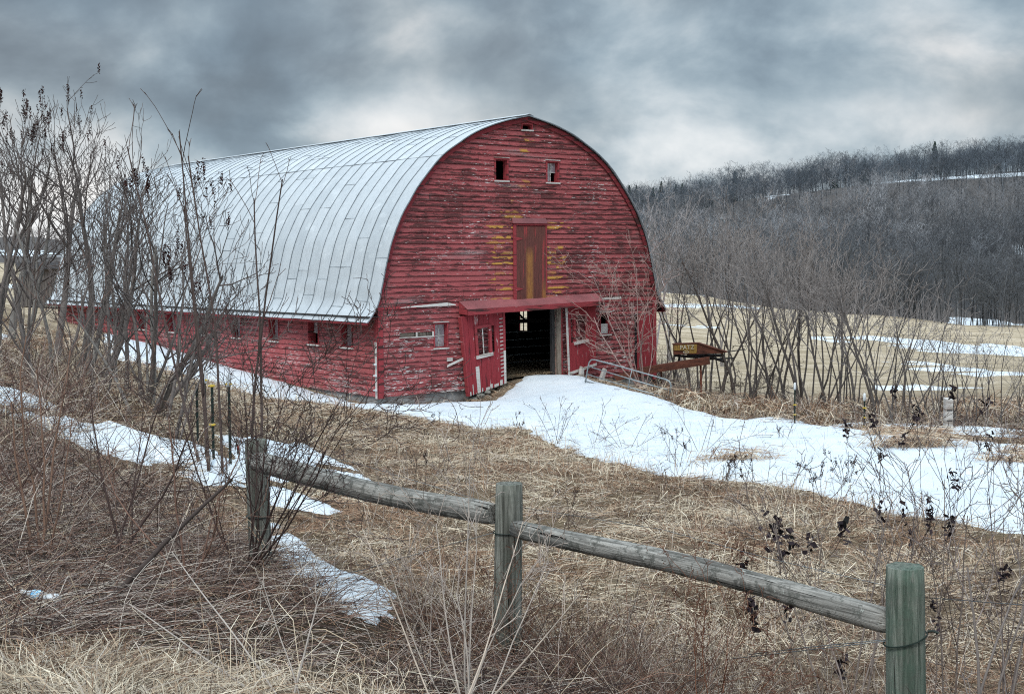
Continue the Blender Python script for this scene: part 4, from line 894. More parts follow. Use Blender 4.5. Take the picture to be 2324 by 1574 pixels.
# ------------------------------------------------------------------ rail fence in the foreground
PZ = -1.40
posts = [(-2.0, 10.3, 0.089, -0.98+(-.41)), (-0.033, 8.25, 0.087, PZ-0.005), (1.80, 6.0, 0.088, PZ-0.02)]
def rnd_post(name, x, y, r, top, h, seed):
    e = empty(name, (x, y, top-h)); n = 28; vs = []; K = 24
    for k in range(K+1):
        z = h*k/K; rr_ = r*(1.04-0.06*k/K)
        for a in range(n):
            an = 2*math.pi*a/n; w = 1+0.035*(fbm(a*0.5+seed, k*0.12, 3, seed)-0.5)*2-0.10*(vnoise(a*1.7+seed*3, k*0.02, 5) > 0.90)
            rr2 = rr_*w*(0.975 if k == K else 1)
            vs.append((math.cos(an)*rr2+0.012*math.sin(z*1.7+seed), math.sin(an)*rr2, z))
    top_i = len(vs)
    for f in (0.93, 0.6, 0.25):
        for a in range(n): an = 2*math.pi*a/n; vs.append((math.cos(an)*r*f+0.012*math.sin(h*1.7+seed), math.sin(an)*r*f, h+0.006-0.01*vnoise(a*.9, f*9, seed)))
    fs = [(k*n+a, k*n+(a+1) % n, (k+1)*n+(a+1) % n, (k+1)*n+a) for k in range(K) for a in range(n)]
    for q in range(3): b0 = K*n if q == 0 else top_i+(q-1)*n; b1 = top_i+q*n; fs += [(b0+a, b0+(a+1) % n, b1+(a+1) % n, b1+a) for a in range(n)]
    fs.append(tuple(top_i+2*n+a for a in range(n)))
    m = MB(); m.add(vs, fs, 0.5); return e, m
fence = empty('rail_fence', (-0.033, 8.25, -2.53)); tag(fence, 'low grey round-rail fence on short thick posts across the foreground', 'fence'); FO = Vector(fence.location)
for i, (x, y, r, top) in enumerate(posts):
    e, m = rnd_post('x', x, y, r, top, 1.75, i*3+1); p = m.build('post', MAT['post_green' if i == 2 else 'post'], fence, smooth=True); p.location = Vector(e.location)-FO; bpy.data.objects.remove(e)
p = bpy.data.objects; 
def rail(A, B, r0, r1, seed):
    A = np.array(A); B = np.array(B); d = B-A; L = np.linalg.norm(d); K = 40; n = 24; vs = []
    for k in range(K+1):
        f = k/K; rr_ = (r0*(1-f)+r1*f)*(1+0.05*(vnoise(f*9+seed, seed, 3)-.5))
        if k in (0, K): rr_ *= 0.90
        for a in range(n):
            an = 2*math.pi*a/n; w = 1+0.06*(fbm(a*0.35+seed, k*0.25, 3, seed)-0.5)*2
            vs.append((f*L, math.cos(an)*rr_*w, math.sin(an)*rr_*w+0.018*math.sin(f*5+seed)))
    fs = [(k*n+a, (k+1)*n+a, (k+1)*n+(a+1) % n, k*n+(a+1) % n) for k in range(K) for a in range(n)]+[tuple(range(n)), tuple(K*n+a for a in range(n-1, -1, -1))]
    m = MB(); m.add(vs, fs, 0.5); o = m.build('rail', MAT['rail'], fence, smooth=False)
    q = Vector(d).to_track_quat('X', 'Z'); o.rotation_mode = 'QUATERNION'; o.rotation_quaternion = q; o.location = Vector(A)-FO
    for pl in o.data.polygons: pl.use_smooth = len(pl.vertices) == 4
    return o
rail(at(583, 1052, 10.1), at(1122, 1170, 8.28), 0.079, 0.069, 2)
rail(at(1170, 1193, 8.14), at(2030, 1408, 6.05), 0.058, 0.060, 5)
def wire(pts, r=0.0022): 
    m = MB(); P3 = [Vector(q)-FO for q in pts]; m.tube(P3, r, 5); m.build('wire', MAT['wire'], fence, smooth=True)
def loop(x, y, z, r, tilt=0.0, rad_=0.004):
    m = MB(); P3 = [Vector((x+math.cos(a)*(r+0.004), y+math.sin(a)*(r+0.004), z+tilt*math.cos(a)))-FO for a in np.linspace(0, 6.283, 25)]; m.tube(P3, rad_, 5, cap=False); m.build('wire_tie', MAT['green'], fence)
loop(1.80, 6.0, at(2060, 1448, 6)[2], 0.092, 0.03); loop(-0.033, 8.25, at(1150, 1205, 8.25)[2], 0.09, 0.005); loop(-2.0, 10.3, at(575, 1170, 10.3)[2], 0.092, 0, 0.006)
m = MB(); m.tube([Vector(at(2105, 1432, 5.98))-FO, Vector(at(2118, 1431, 5.97))-FO, Vector(at(2130, 1436, 5.96))-FO], 0.006, 6); m.build('wire_end', MAT['green'], fence)
wire([at(2022, 1449, 6.0), at(1850, 1466, 6.4), at(1700, 1484, 6.9)]); wire([at(2022, 1452, 6.0), at(1850, 1472, 6.4), at(1660, 1494, 6.9)])
wire([at(1120, 1208, 8.25), at(1000, 1240, 8.6), at(820, 1293, 9.4), at(620, 1330, 10.2)]); wire([at(1118, 1095+48, 8.3), at(800, 1048, 9.3), at(600, 1010, 10.2)], 0.0018)
wire([at(1180, 1150, 8.2), at(1500, 1200, 7.5), at(1740, 1265, 6.8), at(2020, 1330, 6.1)], 0.0018); wire([at(2100, 1355, 5.95), at(2324, 1372, 5.4), at(2500, 1390, 5)], 0.0018)
m = MB(); m.tube([Vector(q)-FO for q in (at(541, 1004, 10.1), at(541, 1010, 10.1), at(541, 1030, 10.1))], [0.011, 0.013, 0.011], 8); ins = m.build('insulator', MAT['pwhite'], fence, smooth=True)
m = MB(); m.tube([Vector(q)-FO for q in (at(540.5, 1011, 10.07), at(540.5, 1021, 10.07))], 0.009, 8); m.build('red_band', MAT['redp'], ins, smooth=True)

# steel posts with yellow insulators
def tpost(u, vt, y, h, cap, yel, lab, s=1.0):
    q = at(u, vt, y); e = empty('steel_post', (q[0], q[1], q[2]-h)); tag(e, lab, 'fence post', 'green steel posts with yellow insulators')
    m = MB(); w = 0.017*s; m.box(-w, w, -0.004, 0.004, -.2, h); m.box(-0.005, 0.005, 0.0045, 0.035, -.2, h)
    for k in range(int(h/0.06)): m.box(-0.010, 0.010, -0.012, -0.0045, 0.03+k*0.06, 0.05+k*0.06)
    m.build('post', MAT['green'], e)
    if cap:
        m = MB(); m.tube([(0, 0, h-0.02), (0, 0, h+0.07), (0, 0, h+0.13), (0, 0, h+0.145)], [0.028*s, 0.03*s, 0.024*s, 0.012*s], 10); m.build('cap', MAT[cap], e, smooth=True)
    for v in yel:
        dz = (at(u, v, y)[2]-q[2])+h
        m = MB(); m.box(-0.024*s, 0.024*s, -0.025, 0.02, dz-0.014, dz+0.014); m.tube([(-0.045*s, -0.015, dz), (0.045*s, -0.015, dz)], [0.010*s, 0.010*s], 8); m.build('insulator', MAT['yellow'], e, bevel=0.004)
for a in ((446, 872, 18.5, 1.25, None, (), 'plain dark steel post behind the three capped ones'), (464, 866, 17.6, 1.25, 'pwhite', (862,), 'steel post with tall white cap, left of the pair of yellow tops'), (481, 876, 16.8, 1.25, None, (875, 963), 'short steel post with bare yellow top and a second yellow insulator low down'),
          (519, 873, 16.2, 1.3, 'clear', (871,), 'thick steel post with clouded cap standing clear on the right'),
          (1804, 882, 30.5, 1.55, 'pwhite', (918, 940), 'steel post with white cap among saplings, nearer the barn'), (1962, 907, 28, 1.45, 'pwhite', (925, 947, 967), 'steel post with white cap and three yellow insulators right of the field saplings')): tpost(*a)
q = at(2153, 904, 25.5); e = empty('wooden_post', (q[0], q[1], q[2]-0.75)); tag(e, 'square whitish wooden post at the right snow edge', 'fence post')
m = MB(); m.hexa([(-.075, -.07, -.2), (.075, -.07, -.2), (-.075, .07, -.2), (.075, .07, -.2), (-.08, -.07, .75), (.065, -.07, .74), (-.08, .07, .77), (.065, .07, .76)]); m.build('post', MAT['white'], e, bevel=0.008)
for z in (.12, .32, .52): m = MB(); m.box(-.055, .05, -.078, -.0715, z, z+.02); m.build('notch', MAT['dark'], e)

# litter: crumpled bottle on the bank
q = hit(100, 1382); BOT = q; bo = empty('plastic_bottle', (q[0], q[1], q[2]+0.075), rad(-12)); tag(bo, 'crumpled clear plastic bottle with a blue label lying in the grass', 'bottle'); bo.rotation_euler = (0, rad(7), rad(-14))
prof = [(-.125, .008), (-.12, .013), (-.10, .014), (-.095, .018), (-.07, .030), (-.05, .034), (-.03, .033), (.0, .031), (.03, .034), (.06, .033), (.09, .034), (.10, .030), (.103, .01)]
def lathe(m, pr, n=16, cr=0.12, seed=0, sc=1.0):
    vs = []
    for i, (x, r) in enumerate(pr):
        for a in range(n): an = 2*math.pi*a/n; w = 1-cr*2*max(0, fbm(a*.6+seed, i*.9, 3, seed)-.4); vs.append((x, math.cos(an)*r*w*sc, math.sin(an)*r*w*sc*(0.8 if x > -.07 else 1)))
    m.add(vs, [(i*n+a, (i+1)*n+a, (i+1)*n+(a+1) % n, i*n+(a+1) % n) for i in range(len(pr)-1) for a in range(n)]+[tuple(range(n)), tuple((len(pr)-1)*n+a for a in range(n-1, -1, -1))])
m = MB(); lathe(m, prof, 16, 0.45, 3); m.build('bottle_body', MAT['clear'], bo)
m = MB(); lathe(m, [(-.068, .0315), (-.04, .0355), (-.012, .033)], 16, 0.3, 3, 1.04); m.build('label', MAT['bluel'], bo)
m = MB(); m.tube([(-.142, 0, 0), (-.121, 0, 0)], .0155, 12); m.build('cap', MAT['pwhite'], bo)

# grey shed beyond the far end of the barn
q = at(95, 680, 66); sh = empty('grey_shed', (q[0], q[1], q[2]), rad(20)); tag(sh, 'dark grey board shed half hidden by trees behind the far end of the barn', 'shed')
m = MB(); 
for k in range(12): m.box(-1.0+k*.165, -1.0+(k+1)*.165-.012, -.6, -.56, -.3, 1.5+.02*(k % 2))
for k in range(8): m.box(1.0, 1.04, -.6+k*.15, -.6+(k+1)*.15-.01, -.3, 1.5)
m.box(-.98, -.95, -.55, .6, -.3, 1.5); m.box(-.94, .98, .58, .62, -.3, 1.5); m.build('wall', MAT['greyboard'], sh)
m = MB(); m.hexa([(-1.15, -.8, 1.51), (1.2, -.8, 1.51), (-1.15, .8, 1.8), (1.2, .8, 1.8), (-1.15, -.8, 1.56), (1.2, -.8, 1.56), (-1.15, .8, 1.86), (1.2, .8, 1.86)]); m.build('roof', MAT['dark'], sh)

# ------------------------------------------------------------------ woody plants
def nrmz(v): return v/(np.linalg.norm(v)+1e-9)
def grow(rg, stems, nc, ln, ang, wob, up, rmin, K=6, lean=(0, 0, 0), fmin=0.28):
    """stems: (origin, direction, length, radius); nc: children per level; ln: length ratio; ang: degrees"""
    out = []
    def br(p, d, L, r, lv):
        P = [p]; q = p.copy(); d = nrmz(d)
        for k in range(K-1):
            d = nrmz(d + rg.normal(0, wob, 3)*(1+0.3*lv) + np.array([0, 0, up*(0.4+0.5*lv)]) + np.array(lean)*0.05); q = q + d*L/(K-1); P.append(q.copy())
        r1 = max(r*(0.42 if lv == 0 else 0.45), rmin); R = np.linspace(r, r1, K); out.append((np.array(P), R, lv))
        if lv >= len(nc): return
        n = nc[lv]; n = int(n+rg.random())
        for j in range(n):
            f = rg.uniform(fmin if lv == 0 else 0.2, 1.0) if j > 1 else rg.uniform(0.9, 1.0)
            i = min(int(f*(K-1)), K-2); w = f*(K-1)-i; o = P[i]*(1-w)+P[min(i+1, K-1)]*w; t = nrmz(P[min(i+1, K-1)]-P[i])
            a = np.radians(rg.uniform(*ang)); s = nrmz(np.cross(t, rg.normal(0, 1, 3))); cd = t*np.cos(a)+s*np.sin(a)
            br(o, cd, L*rg.uniform(*ln)*(1.15-0.45*f), max(np.interp(f, [0, 1], [r, r1])*rg.uniform(0.45, 0.72), rmin), lv+1)
    for o, d, L, r in stems: br(np.array(o, float), np.array(d, float), L, r, 0)
    return out
def tone(rg, base, var, n): 
    b = np.array(base); return np.clip(b[None]*(1+rg.normal(0, var, (n, 1))), 0.01, 0.9)
def plant_mesh(name, br, mat, parent, base, var, rg, sides=3, extra=None):
    if not br: return None
    P = np.stack([b[0] for b in br]); R = np.stack([b[1] for b in br]); V, Fc = strokes_mesh(P, R, sides)
    c = np.repeat(tone(rg, base, var, len(br)), P.shape[1]*sides, 0)
    if extra is not None:
        EV, EF, ecol = extra; Fc = np.concatenate([Fc, EF+len(V)]); V = np.concatenate([V, EV]); c = np.concatenate([c, ecol])
    return np_mesh(name, V, Fc, mat, parent, col=c, smooth=True)
def clumps(rg, pts, size, col, n=7, drop=0.0):
    """small bunches of seeds or curled leaves at the given points, as little quads"""
    V = []; 
    for p in pts:
        k = rg.poisson(n)+2
        for _ in range(k):
            c = np.array(p)+rg.normal(0, 1, 3)*np.array([.35, .35, .8])*size+np.array([0, 0, -drop*rg.random()]); a = rg.normal(0, 1, 3); b = np.cross(a, rg.normal(0, 1, 3)); a = nrmz(a)*size*rg.uniform(.25, .6); b = nrmz(b)*size*rg.uniform(.15, .4)
            V += [c-a-b, c+a-b*.3, c+a+b, c-a*.6+b]
    V = np.array(V); n_ = len(V)//4; return V, np.arange(n_*4).reshape(-1, 4), np.repeat(tone(rg, col, .35, n_), 4, 0)
def make_tree(name, loc, br, bark, twig, rg, seeds=None, crown='crown', trunk='trunk', sides=4):
    e = empty(name, loc); t = [b for b in br if b[2] == 0]; c = [b for b in br if b[2] > 0]
    plant_mesh(trunk, t, MAT['bark'], e, bark, .12, rg, 7)
    if c: plant_mesh(crown, c, MAT['twig'], e, twig, .2, rg, 3, seeds)
    return e
BARKC, TWIGC = (0.17, 0.15, 0.135), (0.125, 0.105, 0.098)
ORD = ['first','second','third','fourth','fifth','sixth','seventh','eighth','ninth','tenth','eleventh','twelfth','thirteenth','fourteenth','fifteenth','sixteenth','seventeenth','eighteenth','nineteenth','twentieth']
def ordn(i):
    if i < 20: return ORD[i]
    t = {2: 'twenty', 3: 'thirty', 4: 'forty', 5: 'fifty', 6: 'sixty', 7: 'seventy', 8: 'eighty', 9: 'ninety'}[(i+1)//10]; k = (i+1) % 10
    return t+'-'+ORD[k-1] if k else {'twenty': 'twentieth', 'thirty': 'thirtieth', 'forty': 'fortieth', 'fifty': 'fiftieth', 'sixty': 'sixtieth', 'seventy': 'seventieth', 'eighty': 'eightieth', 'ninety': 'ninetieth'}[t]
def stem_to(u0, v0, y0, u1, v1, y1): a = at(u0, v0, y0); b = at(u1, v1, y1); return a, b-a
# hedgerow on the left, each tree from its own foot to its own top
LT = [ # u, v of foot, depth, u, v of top, trunk radius, seed heads, label, category
 (26, 770, 27, 34, 236, .085, 6, 'thick trunked sumac at the left edge of the photo with dark seed heads'),
 (-30, 850, 22, 20, 215, .05, 8, 'tall sumac cut by the left edge with many seed heads at its tip'),
 (60, 830, 23, 92, 205, .05, 9, 'upright sumac whose seed heads reach highest into the sky'),
 (112, 850, 21, 150, 250, .035, 7, 'slim sumac second in from the highest one, seed heads on forked tips'),
 (128, 800, 25, 214, 225, .075, 2, 'tall grey tree leaning right from the far left clump, its bare top in the sky'),
 (172, 830, 24, 300, 255, .07, 0, 'bare tree with curved trunk left of the roof end'),
 (196, 812, 24, 345, 300, .06, 0, 'bare tree leaning right across the roof end'),
 (236, 850, 22, 418, 330, .05, 0, 'slender tree slanting right over the far roof'),
 (150, 870, 20, 118, 420, .03, 0, 'thin crooked sapling at the front of the left clump'),
 (262, 830, 24, 262, 330, .04, 0, 'upright bare tree before the roof end'),
 (320, 900, 20, 250, 470, .035, 0, 'dark tree leaning left before the roof'),
 (335, 905, 20, 470, 430, .045, 3, 'spreading tree in the middle clump, leaning right'),
 (345, 910, 20, 382, 420, .04, 2, 'upright tree in the middle clump before the barn side'),
 (352, 912, 19.6, 560, 480, .045, 5, 'wide tree leaning far right from the middle clump, seed heads over the roof'),
 (360, 905, 19.8, 612, 600, .038, 0, 'low limb-like tree bending right before the eave'),
 (300, 905, 19, 180, 560, .03, 0, 'small tree leaning left before the roof end'),
 (395, 925, 18.5, 520, 560, .03, 3, 'thin tree right of the middle clump'),
 (90, 880, 19, 20, 480, .03, 0, 'leaning sapling near the left edge before the sumacs'),
 (52, 800, 25, 150, 300, .05, 3, 'forked sumac just right of the edge trunk, seed heads below the skyline of the others'),
 (230, 840, 23, 380, 420, .04, 0, 'bare tree slanting right in the middle of the roof end'),
 (285, 870, 21.5, 330, 380, .04, 0, 'crooked bare tree left of the middle clump'),
 (0, 800, 24, -20, 330, .05, 2, 'grey tree half cut off by the left edge'),
 (375, 915, 19.2, 450, 500, .03, 2, 'short leaning tree on the right of the middle clump, seed heads before the roof'),
 (215, 880, 19.5, 200, 520, .028, 0, 'straight sapling between the two clumps'),
]
for i, (u0, v0, y0, u1, v1, r, sh_, lab) in enumerate(LT):
    rg = np.random.default_rng(100+i); a, d = stem_to(u0, v0, y0, u1, v1, y0+rg.uniform(-1, 1)); a = np.array([a[0], a[1], h1(a[0], a[1])-0.05]); d = d*0.93; top = a+d; L = np.linalg.norm(d)
    stems = [((0, 0, 0), d+np.array([0, 0, 0]), L*0.80, r)]
    for _ in range(rg.integers(0, 2)): stems.append(((rg.normal(0, .1), rg.normal(0, .1), 0), d+rg.normal(0, .22, 3)*L, L*rg.uniform(.5, .8), r*.6))
    br = grow(rg, stems, (7, 4.4, 3.3), (0.36, 0.66), (20, 58), 0.075, 0.055, 0.0042, 8, fmin=0.30)
    sd = None
    if sh_:
        tips = sorted([b[0][-1] for b in br if b[2] >= 1], key=lambda p: -p[2])[:50]; rg.shuffle(tips); sd = clumps(rg, [p+np.array([0, 0, .03+k_*.055]) for p in tips[:sh_*3] for k_ in range(3)], 0.036, (0.045, 0.02, 0.018), 8)
    e = make_tree('sumac' if sh_ else 'bare_tree', tuple(a), br, (0.15, 0.13, 0.12) if i % 3 else (0.20, 0.185, 0.17), TWIGC, rg, sd)
    tag(e, lab, 'tree', 'bare hedgerow trees on the left')
# long upright whips in front of the roof
for i, (u0, v0, y0, u1, v1, lab) in enumerate(((470, 830, 15, 438, 300, 'tallest single whip standing clear before the roof'), (500, 880, 15, 486, 352, 'whip with a kinked tip right of the tallest one'), (560, 830, 14.5, 603, 402, 'curved whip furthest right before the roof'), (585, 820, 14.6, 620, 450, 'dark whip rising beside the furthest right one'), (452, 900, 15.5, 300, 330, 'long whip leaning left over the roof'), (470, 910, 15, 400, 470, 'short whip leaning left before the roof'))):
    rg = np.random.default_rng(300+i); a, d = stem_to(u0, v0, y0, u1, v1, y0); g = h1(a[0], a[1]); a[2] = max(g, a[2]-0.6) if False else g; top = at(u1, v1, y0); d = top-a; L = np.linalg.norm(d)
    br = grow(rg, [((0, 0, 0), d, L, .017)], (5, 1.5), (0.12, 0.3), (12, 35), 0.03, 0.01, 0.0035, 9)
    e = make_tree('whip', tuple(a), br, (0.10, 0.075, 0.068), (0.10, 0.07, 0.06), rg, crown='crown', trunk='stem'); tag(e, lab, 'sapling', 'long whips before the roof')

# saplings between the barn and the field on the right: a few grown kinds, copied and turned
def kind(seed, H_, r, ns, nc=(7, 5, 2.5), lean=0.14, ang=(18, 50), up=0.07, bark=(0.105, 0.09, 0.082), twig=(0.25, 0.22, 0.205), fmin=0.48):
    rg = np.random.default_rng(seed); st = []
    for k in range(ns): a = rg.uniform(0, 6.28); st.append(((math.cos(a)*.12, math.sin(a)*.12, 0), (math.cos(a)*lean+0.05, math.sin(a)*lean, 1), H_*rg.uniform(.72, .95), r*rg.uniform(.55, .8)))
    return make_tree('field_sapling', (0, 0, -500), grow(rg, st, nc, (0.30, 0.58), ang, 0.11, up, 0.0055, 7, fmin=fmin), bark, twig, rg)
kinds = [kind(11, 5.4, .06, 1), kind(12, 5.2, .05, 2), kind(13, 5.6, .075, 1, (9, 6, 3)), kind(14, 5.0, .045, 2), kind(15, 4.8, .05, 1, lean=.25), kind(16, 3.6, .036, 1, (5, 3, 1), lean=.2, fmin=.3), kind(17, 3.4, .034, 2, (5, 2, 1), lean=.2, fmin=.3), kind(18, 3.8, .036, 1, (5, 3, 1.5), lean=.2, fmin=.3)]
ucount = set()
def copy_tree(src, loc, rz, sc_, tilt=(0, 0)):
    if src.name not in ucount: ucount.add(src.name); r = src
    else:
        r = src.copy(); COL.objects.link(r)
        for ch in src.children: c = ch.copy(); COL.objects.link(c); c.parent = r
    r.location = loc; r.rotation_euler = (tilt[0], tilt[1], rz); r.scale = (sc_, sc_, sc_); return r
rg = np.random.default_rng(55); row = []
for i in range(92):
    f = i/91.0; u = 1492 + f**0.85*(2370-1492) + rg.uniform(-7, 7)
    vb = np.interp(u, [1490, 1600, 1700, 1850, 2000, 2153, 2400], [905, 930, 938, 955, 968, 978, 998])+rg.uniform(-14, 4)
    y = np.interp(u, [1490, 1640, 1720, 1850, 2000, 2153, 2400], [46.5, 46, 39, 34, 30, 27.5, 25])+rg.uniform(0, 2.5)
    vt = np.interp(u, [1490, 1560, 1700, 1850, 1980, 2080, 2180, 2400], [560, 545, 525, 555, 600, 660, 720, 780])+rg.uniform(-15, 75)
    row.append((u, y, vt))
row.sort()
for i, (u, y, vt) in enumerate(row):
    q = at(u, 950, y); g = h1(q[0], q[1]); hh = at(u, vt, y)[2]-g; big = hh > 3.7
    src = kinds[int(rg.integers(0, 5))] if big else kinds[int(rg.integers(5, 8))]
    nominal = {0: 5.4, 1: 5.2, 2: 5.6, 3: 5.0, 4: 4.8, 5: 3.6, 6: 3.4, 7: 3.8}[kinds.index(src)]
    e = copy_tree(src, (q[0], q[1], g-0.05), rg.uniform(0, 6.28), hh/nominal*1.0, (rg.normal(0, .08), rg.uniform(-0.08, .20)))
    tag(e, f"{'tall grey' if big else 'slim low'} bare sapling in the row right of the barn, {ordn(i)} from the left", 'tree', 'saplings in the row along the field')
# taller trees further back by the barn corner
tk = [kind(31, 8.0, .08, 2, (9, 6, 3), .08, (14, 42), .06, (0.26, 0.24, 0.235), (0.36, 0.33, 0.33), .5), kind(32, 8.0, .09, 1, (10, 6, 3), .05, (16, 48), .06, (0.22, 0.2, 0.2), (0.33, 0.30, 0.30), .5)]
for i, (u, y, vt) in enumerate(((1458, 66, 478), (1486, 60, 470), (1520, 70, 470), (1552, 64, 500), (1640, 68, 520))):
    q = at(u, 950, y); g = h1(q[0], q[1]); hh = at(u, vt, y)[2]-g; e = copy_tree(tk[i % 2], (q[0], q[1], g-.1), i*1.1, hh/8.0)
    tag(e, f"pale bare tree rising behind the sapling row, {ordn(i)} of those beside the barn roof", 'tree', 'pale trees behind the sapling row')
tks = {x.name for x in tk}
# tangled bush hanging over the right corner of the gable
def bush(name, u, v, y, stems, nc, lab, bark, twig, r, seed, ln=(.3, .6), ang=(18, 55), wob=.1, up=.03, rmin=.003, K=7, sd=None, cat='bush', grp=None, dz=-0.03):
    rg = np.random.default_rng(seed); q = at(u, v, y); g = h1(q[0], q[1]); st = []
    for (u1, v1, y1) in stems:
        tp = at(u1, v1, y1); d = tp-np.array([q[0], q[1], g]); st.append(((rg.normal(0, .04), rg.normal(0, .04), 0), d, np.linalg.norm(d), r*rg.uniform(.6, 1.1)))
    br = grow(rg, st, nc, ln, ang, wob, up, rmin, K); s_ = None
    if sd:
        cand = [b[0][-1] for b in br if b[2] >= 1 and b[0][-1][2] > sd[3]]; rg.shuffle(cand); s_ = clumps(rg, cand[:sd[0]], sd[1], sd[2], sd[4], sd[5])
    e = make_tree(name, (q[0], q[1], g+dz), br, bark, twig, rg, s_, crown='crown', trunk='stem'); tag(e, lab, cat, grp); return e
bush('bare_bush', 1462, 880, 41.3, [(1375, 640, 41), (1400, 610, 41.2), (1440, 600, 41.5), (1350, 720, 40.8), (1480, 690, 41.5), (1390, 760, 40.9), (1425, 660, 41)], (7, 5, 2.5), 'reddish bare bush straggling over the right corner of the gable', (0.30, 0.21, 0.19), (0.36, 0.25, 0.22), .028, 401, wob=.11, up=.01, rmin=.005)
bush('bare_bush', 1690, 915, 43.5, [(1790, 790, 43), (1740, 850, 43), (1660, 850, 44), (1800, 860, 43), (1720, 810, 43), (1640, 880, 43)], (8, 6, 3), 'dense dark tangle of brush below the rusty chute', (0.09, 0.075, 0.065), (0.10, 0.08, 0.07), .02, 402, wob=.2, up=-.02, rmin=.006)
bush('bare_bush', 1500, 925, 39.3, [(1480, 870, 39), (1540, 880, 39.5), (1560, 900, 39.4), (1440, 880, 39.4)], (7, 5, 3), 'pale tangle of dead canes behind the steel gate', (0.26, 0.20, 0.16), (0.30, 0.23, 0.18), .012, 403, wob=.2, up=-.03, rmin=.005)

# ------------------------------------------------------------------ foreground shrubs
DK, PL, RB = (0.075, 0.050, 0.045), (0.40, 0.345, 0.30), (0.17, 0.10, 0.075)
bush('dogwood_bush', 560, 1250, 9.6, [(640, 900, 9.2), (760, 950, 9.0), (860, 860, 9.0), (520, 880, 9.5), (700, 850, 9.0), (420, 930, 9.7), (620, 1010, 9.0), (790, 1030, 8.8), (640, 960, 9.3), (720, 1010, 8.9), (840, 940, 8.9), (470, 1000, 9.4), (580, 830, 9.3)], (6, 5, 3), 'dark thorny bush growing round the left fence post', DK, (0.085, 0.06, 0.055), .0085, 501, wob=.09, up=.02, rmin=.0022)
bush('bare_shrub', 1060, 1660, 6.2, [(980, 1180, 6.6), (1180, 1300, 6.5), (870, 1280, 6.4), (1120, 1150, 6.6), (1010, 1050, 6.8), (1230, 1270, 6.6), (940, 1330, 6.2), (1080, 1330, 6.3)], (5, 4, 2), 'pale thin-stemmed shrub fanning up from the bottom centre', PL, (0.36, 0.30, 0.26), .0055, 502, wob=.05, up=.02, rmin=.0016)
bush('fallen_branch', 230, 1335, 7.9, [(520, 1060, 8.3)], (3, 1.5), 'long dark branch slanting up out of the brambles on the left', (0.085, 0.065, 0.058), (0.10, 0.075, 0.065), .022, 503, ln=(.12, .3), wob=.035, up=.0, rmin=.003, K=12, cat='branch')
bush('bare_shrub', 95, 1300, 9.0, [(120, 830, 9.4), (60, 900, 9.2), (200, 760, 9.6), (30, 760, 9.4), (150, 930, 9.0)], (5, 3, 1.5), 'reddish shrub with split stems at the left edge', (0.20, 0.12, 0.085), (0.14, 0.085, 0.07), .011, 504, wob=.08, rmin=.002)
bush('bare_shrub', 280, 1330, 9.4, [(300, 850, 9.8), (380, 800, 9.9), (200, 870, 9.6), (440, 930, 9.6)], (5, 3, 1.5), 'dark twiggy shrub between the left edge and the fence post', DK, DK, .010, 505, wob=.09, rmin=.002)
bush('bare_shrub', 430, 1400, 8.6, [(500, 1010, 9.0), (360, 1000, 8.8), (560, 1130, 8.6), (420, 940, 9.0)], (5, 3, 1.2), 'brown shrub just left of the fence post foot', RB, RB, .009, 506, wob=.1, rmin=.002)
bush('pale_canes', 640, 1640, 5.9, [(400, 1230, 6.3), (560, 1300, 6.1), (330, 1330, 6.0), (700, 1350, 6.0)], (3, 2), 'long pale canes crossing leftwards at the bottom', (0.42, 0.37, 0.33), (0.38, 0.33, 0.28), .006, 507, ln=(.1, .3), wob=.03, rmin=.0018, cat='canes')
bush('pale_canes', 1020, 1640, 6.0, [(1330, 1330, 6.3), (1240, 1200, 6.6), (820, 1180, 6.5)], (4, 2), 'thick pale cane slanting right at the bottom centre', (0.46, 0.38, 0.31), (0.42, 0.35, 0.29), .006, 508, ln=(.15, .3), wob=.03, rmin=.002, cat='canes')
SEED = (0.028, 0.020, 0.024)
bush('dead_weed', 2120, 1500, 6.9, [(2170, 1070, 7.2), (2100, 1120, 7.2), (2190, 1160, 7.2), (2060, 1200, 7.1)], (6, 4, 2), 'tall dead weed hung with black curled leaves, before the snow at right', (0.15, 0.12, 0.105), (0.12, 0.09, 0.08), .006, 511, wob=.08, rmin=.0016, sd=(18, .032, SEED, 0.75, 9, .06), cat='weed', grp='dead weeds with black leaves')
bush('dead_weed', 1860, 1440, 7.4, [(1790, 1230, 7.5), (1740, 1245, 7.5), (1900, 1210, 7.5), (1760, 1290, 7.4)], (4, 3, 1), 'dead weed with drooping black leaf bunches above the long rail', (0.33, 0.28, 0.24), (0.14, 0.10, 0.085), .005, 512, wob=.09, rmin=.0016, sd=(12, .045, SEED, 0.45, 13, .10), cat='weed', grp='dead weeds with black leaves')
bush('dead_weed', 2270, 1480, 6.6, [(2260, 1110, 6.9), (2320, 1180, 6.7), (2240, 1200, 6.8)], (6, 4, 2), 'dead weed with dark leaves at the right edge', (0.15, 0.12, 0.11), (0.12, 0.09, 0.085), .006, 513, wob=.08, rmin=.0016, sd=(10, .030, SEED, 0.8, 8, .05), cat='weed', grp='dead weeds with black leaves')
bush('bare_shrub', 2230, 1640, 5.6, [(2324, 1180, 5.9), (2160, 1270, 5.9), (2290, 1330, 5.7), (2400, 1300, 5.7), (2200, 1180, 6.0)], (5, 4, 2), 'grey branching shrub in the bottom right corner', (0.20, 0.17, 0.155), (0.24, 0.20, 0.185), .010, 514, wob=.07, rmin=.002)
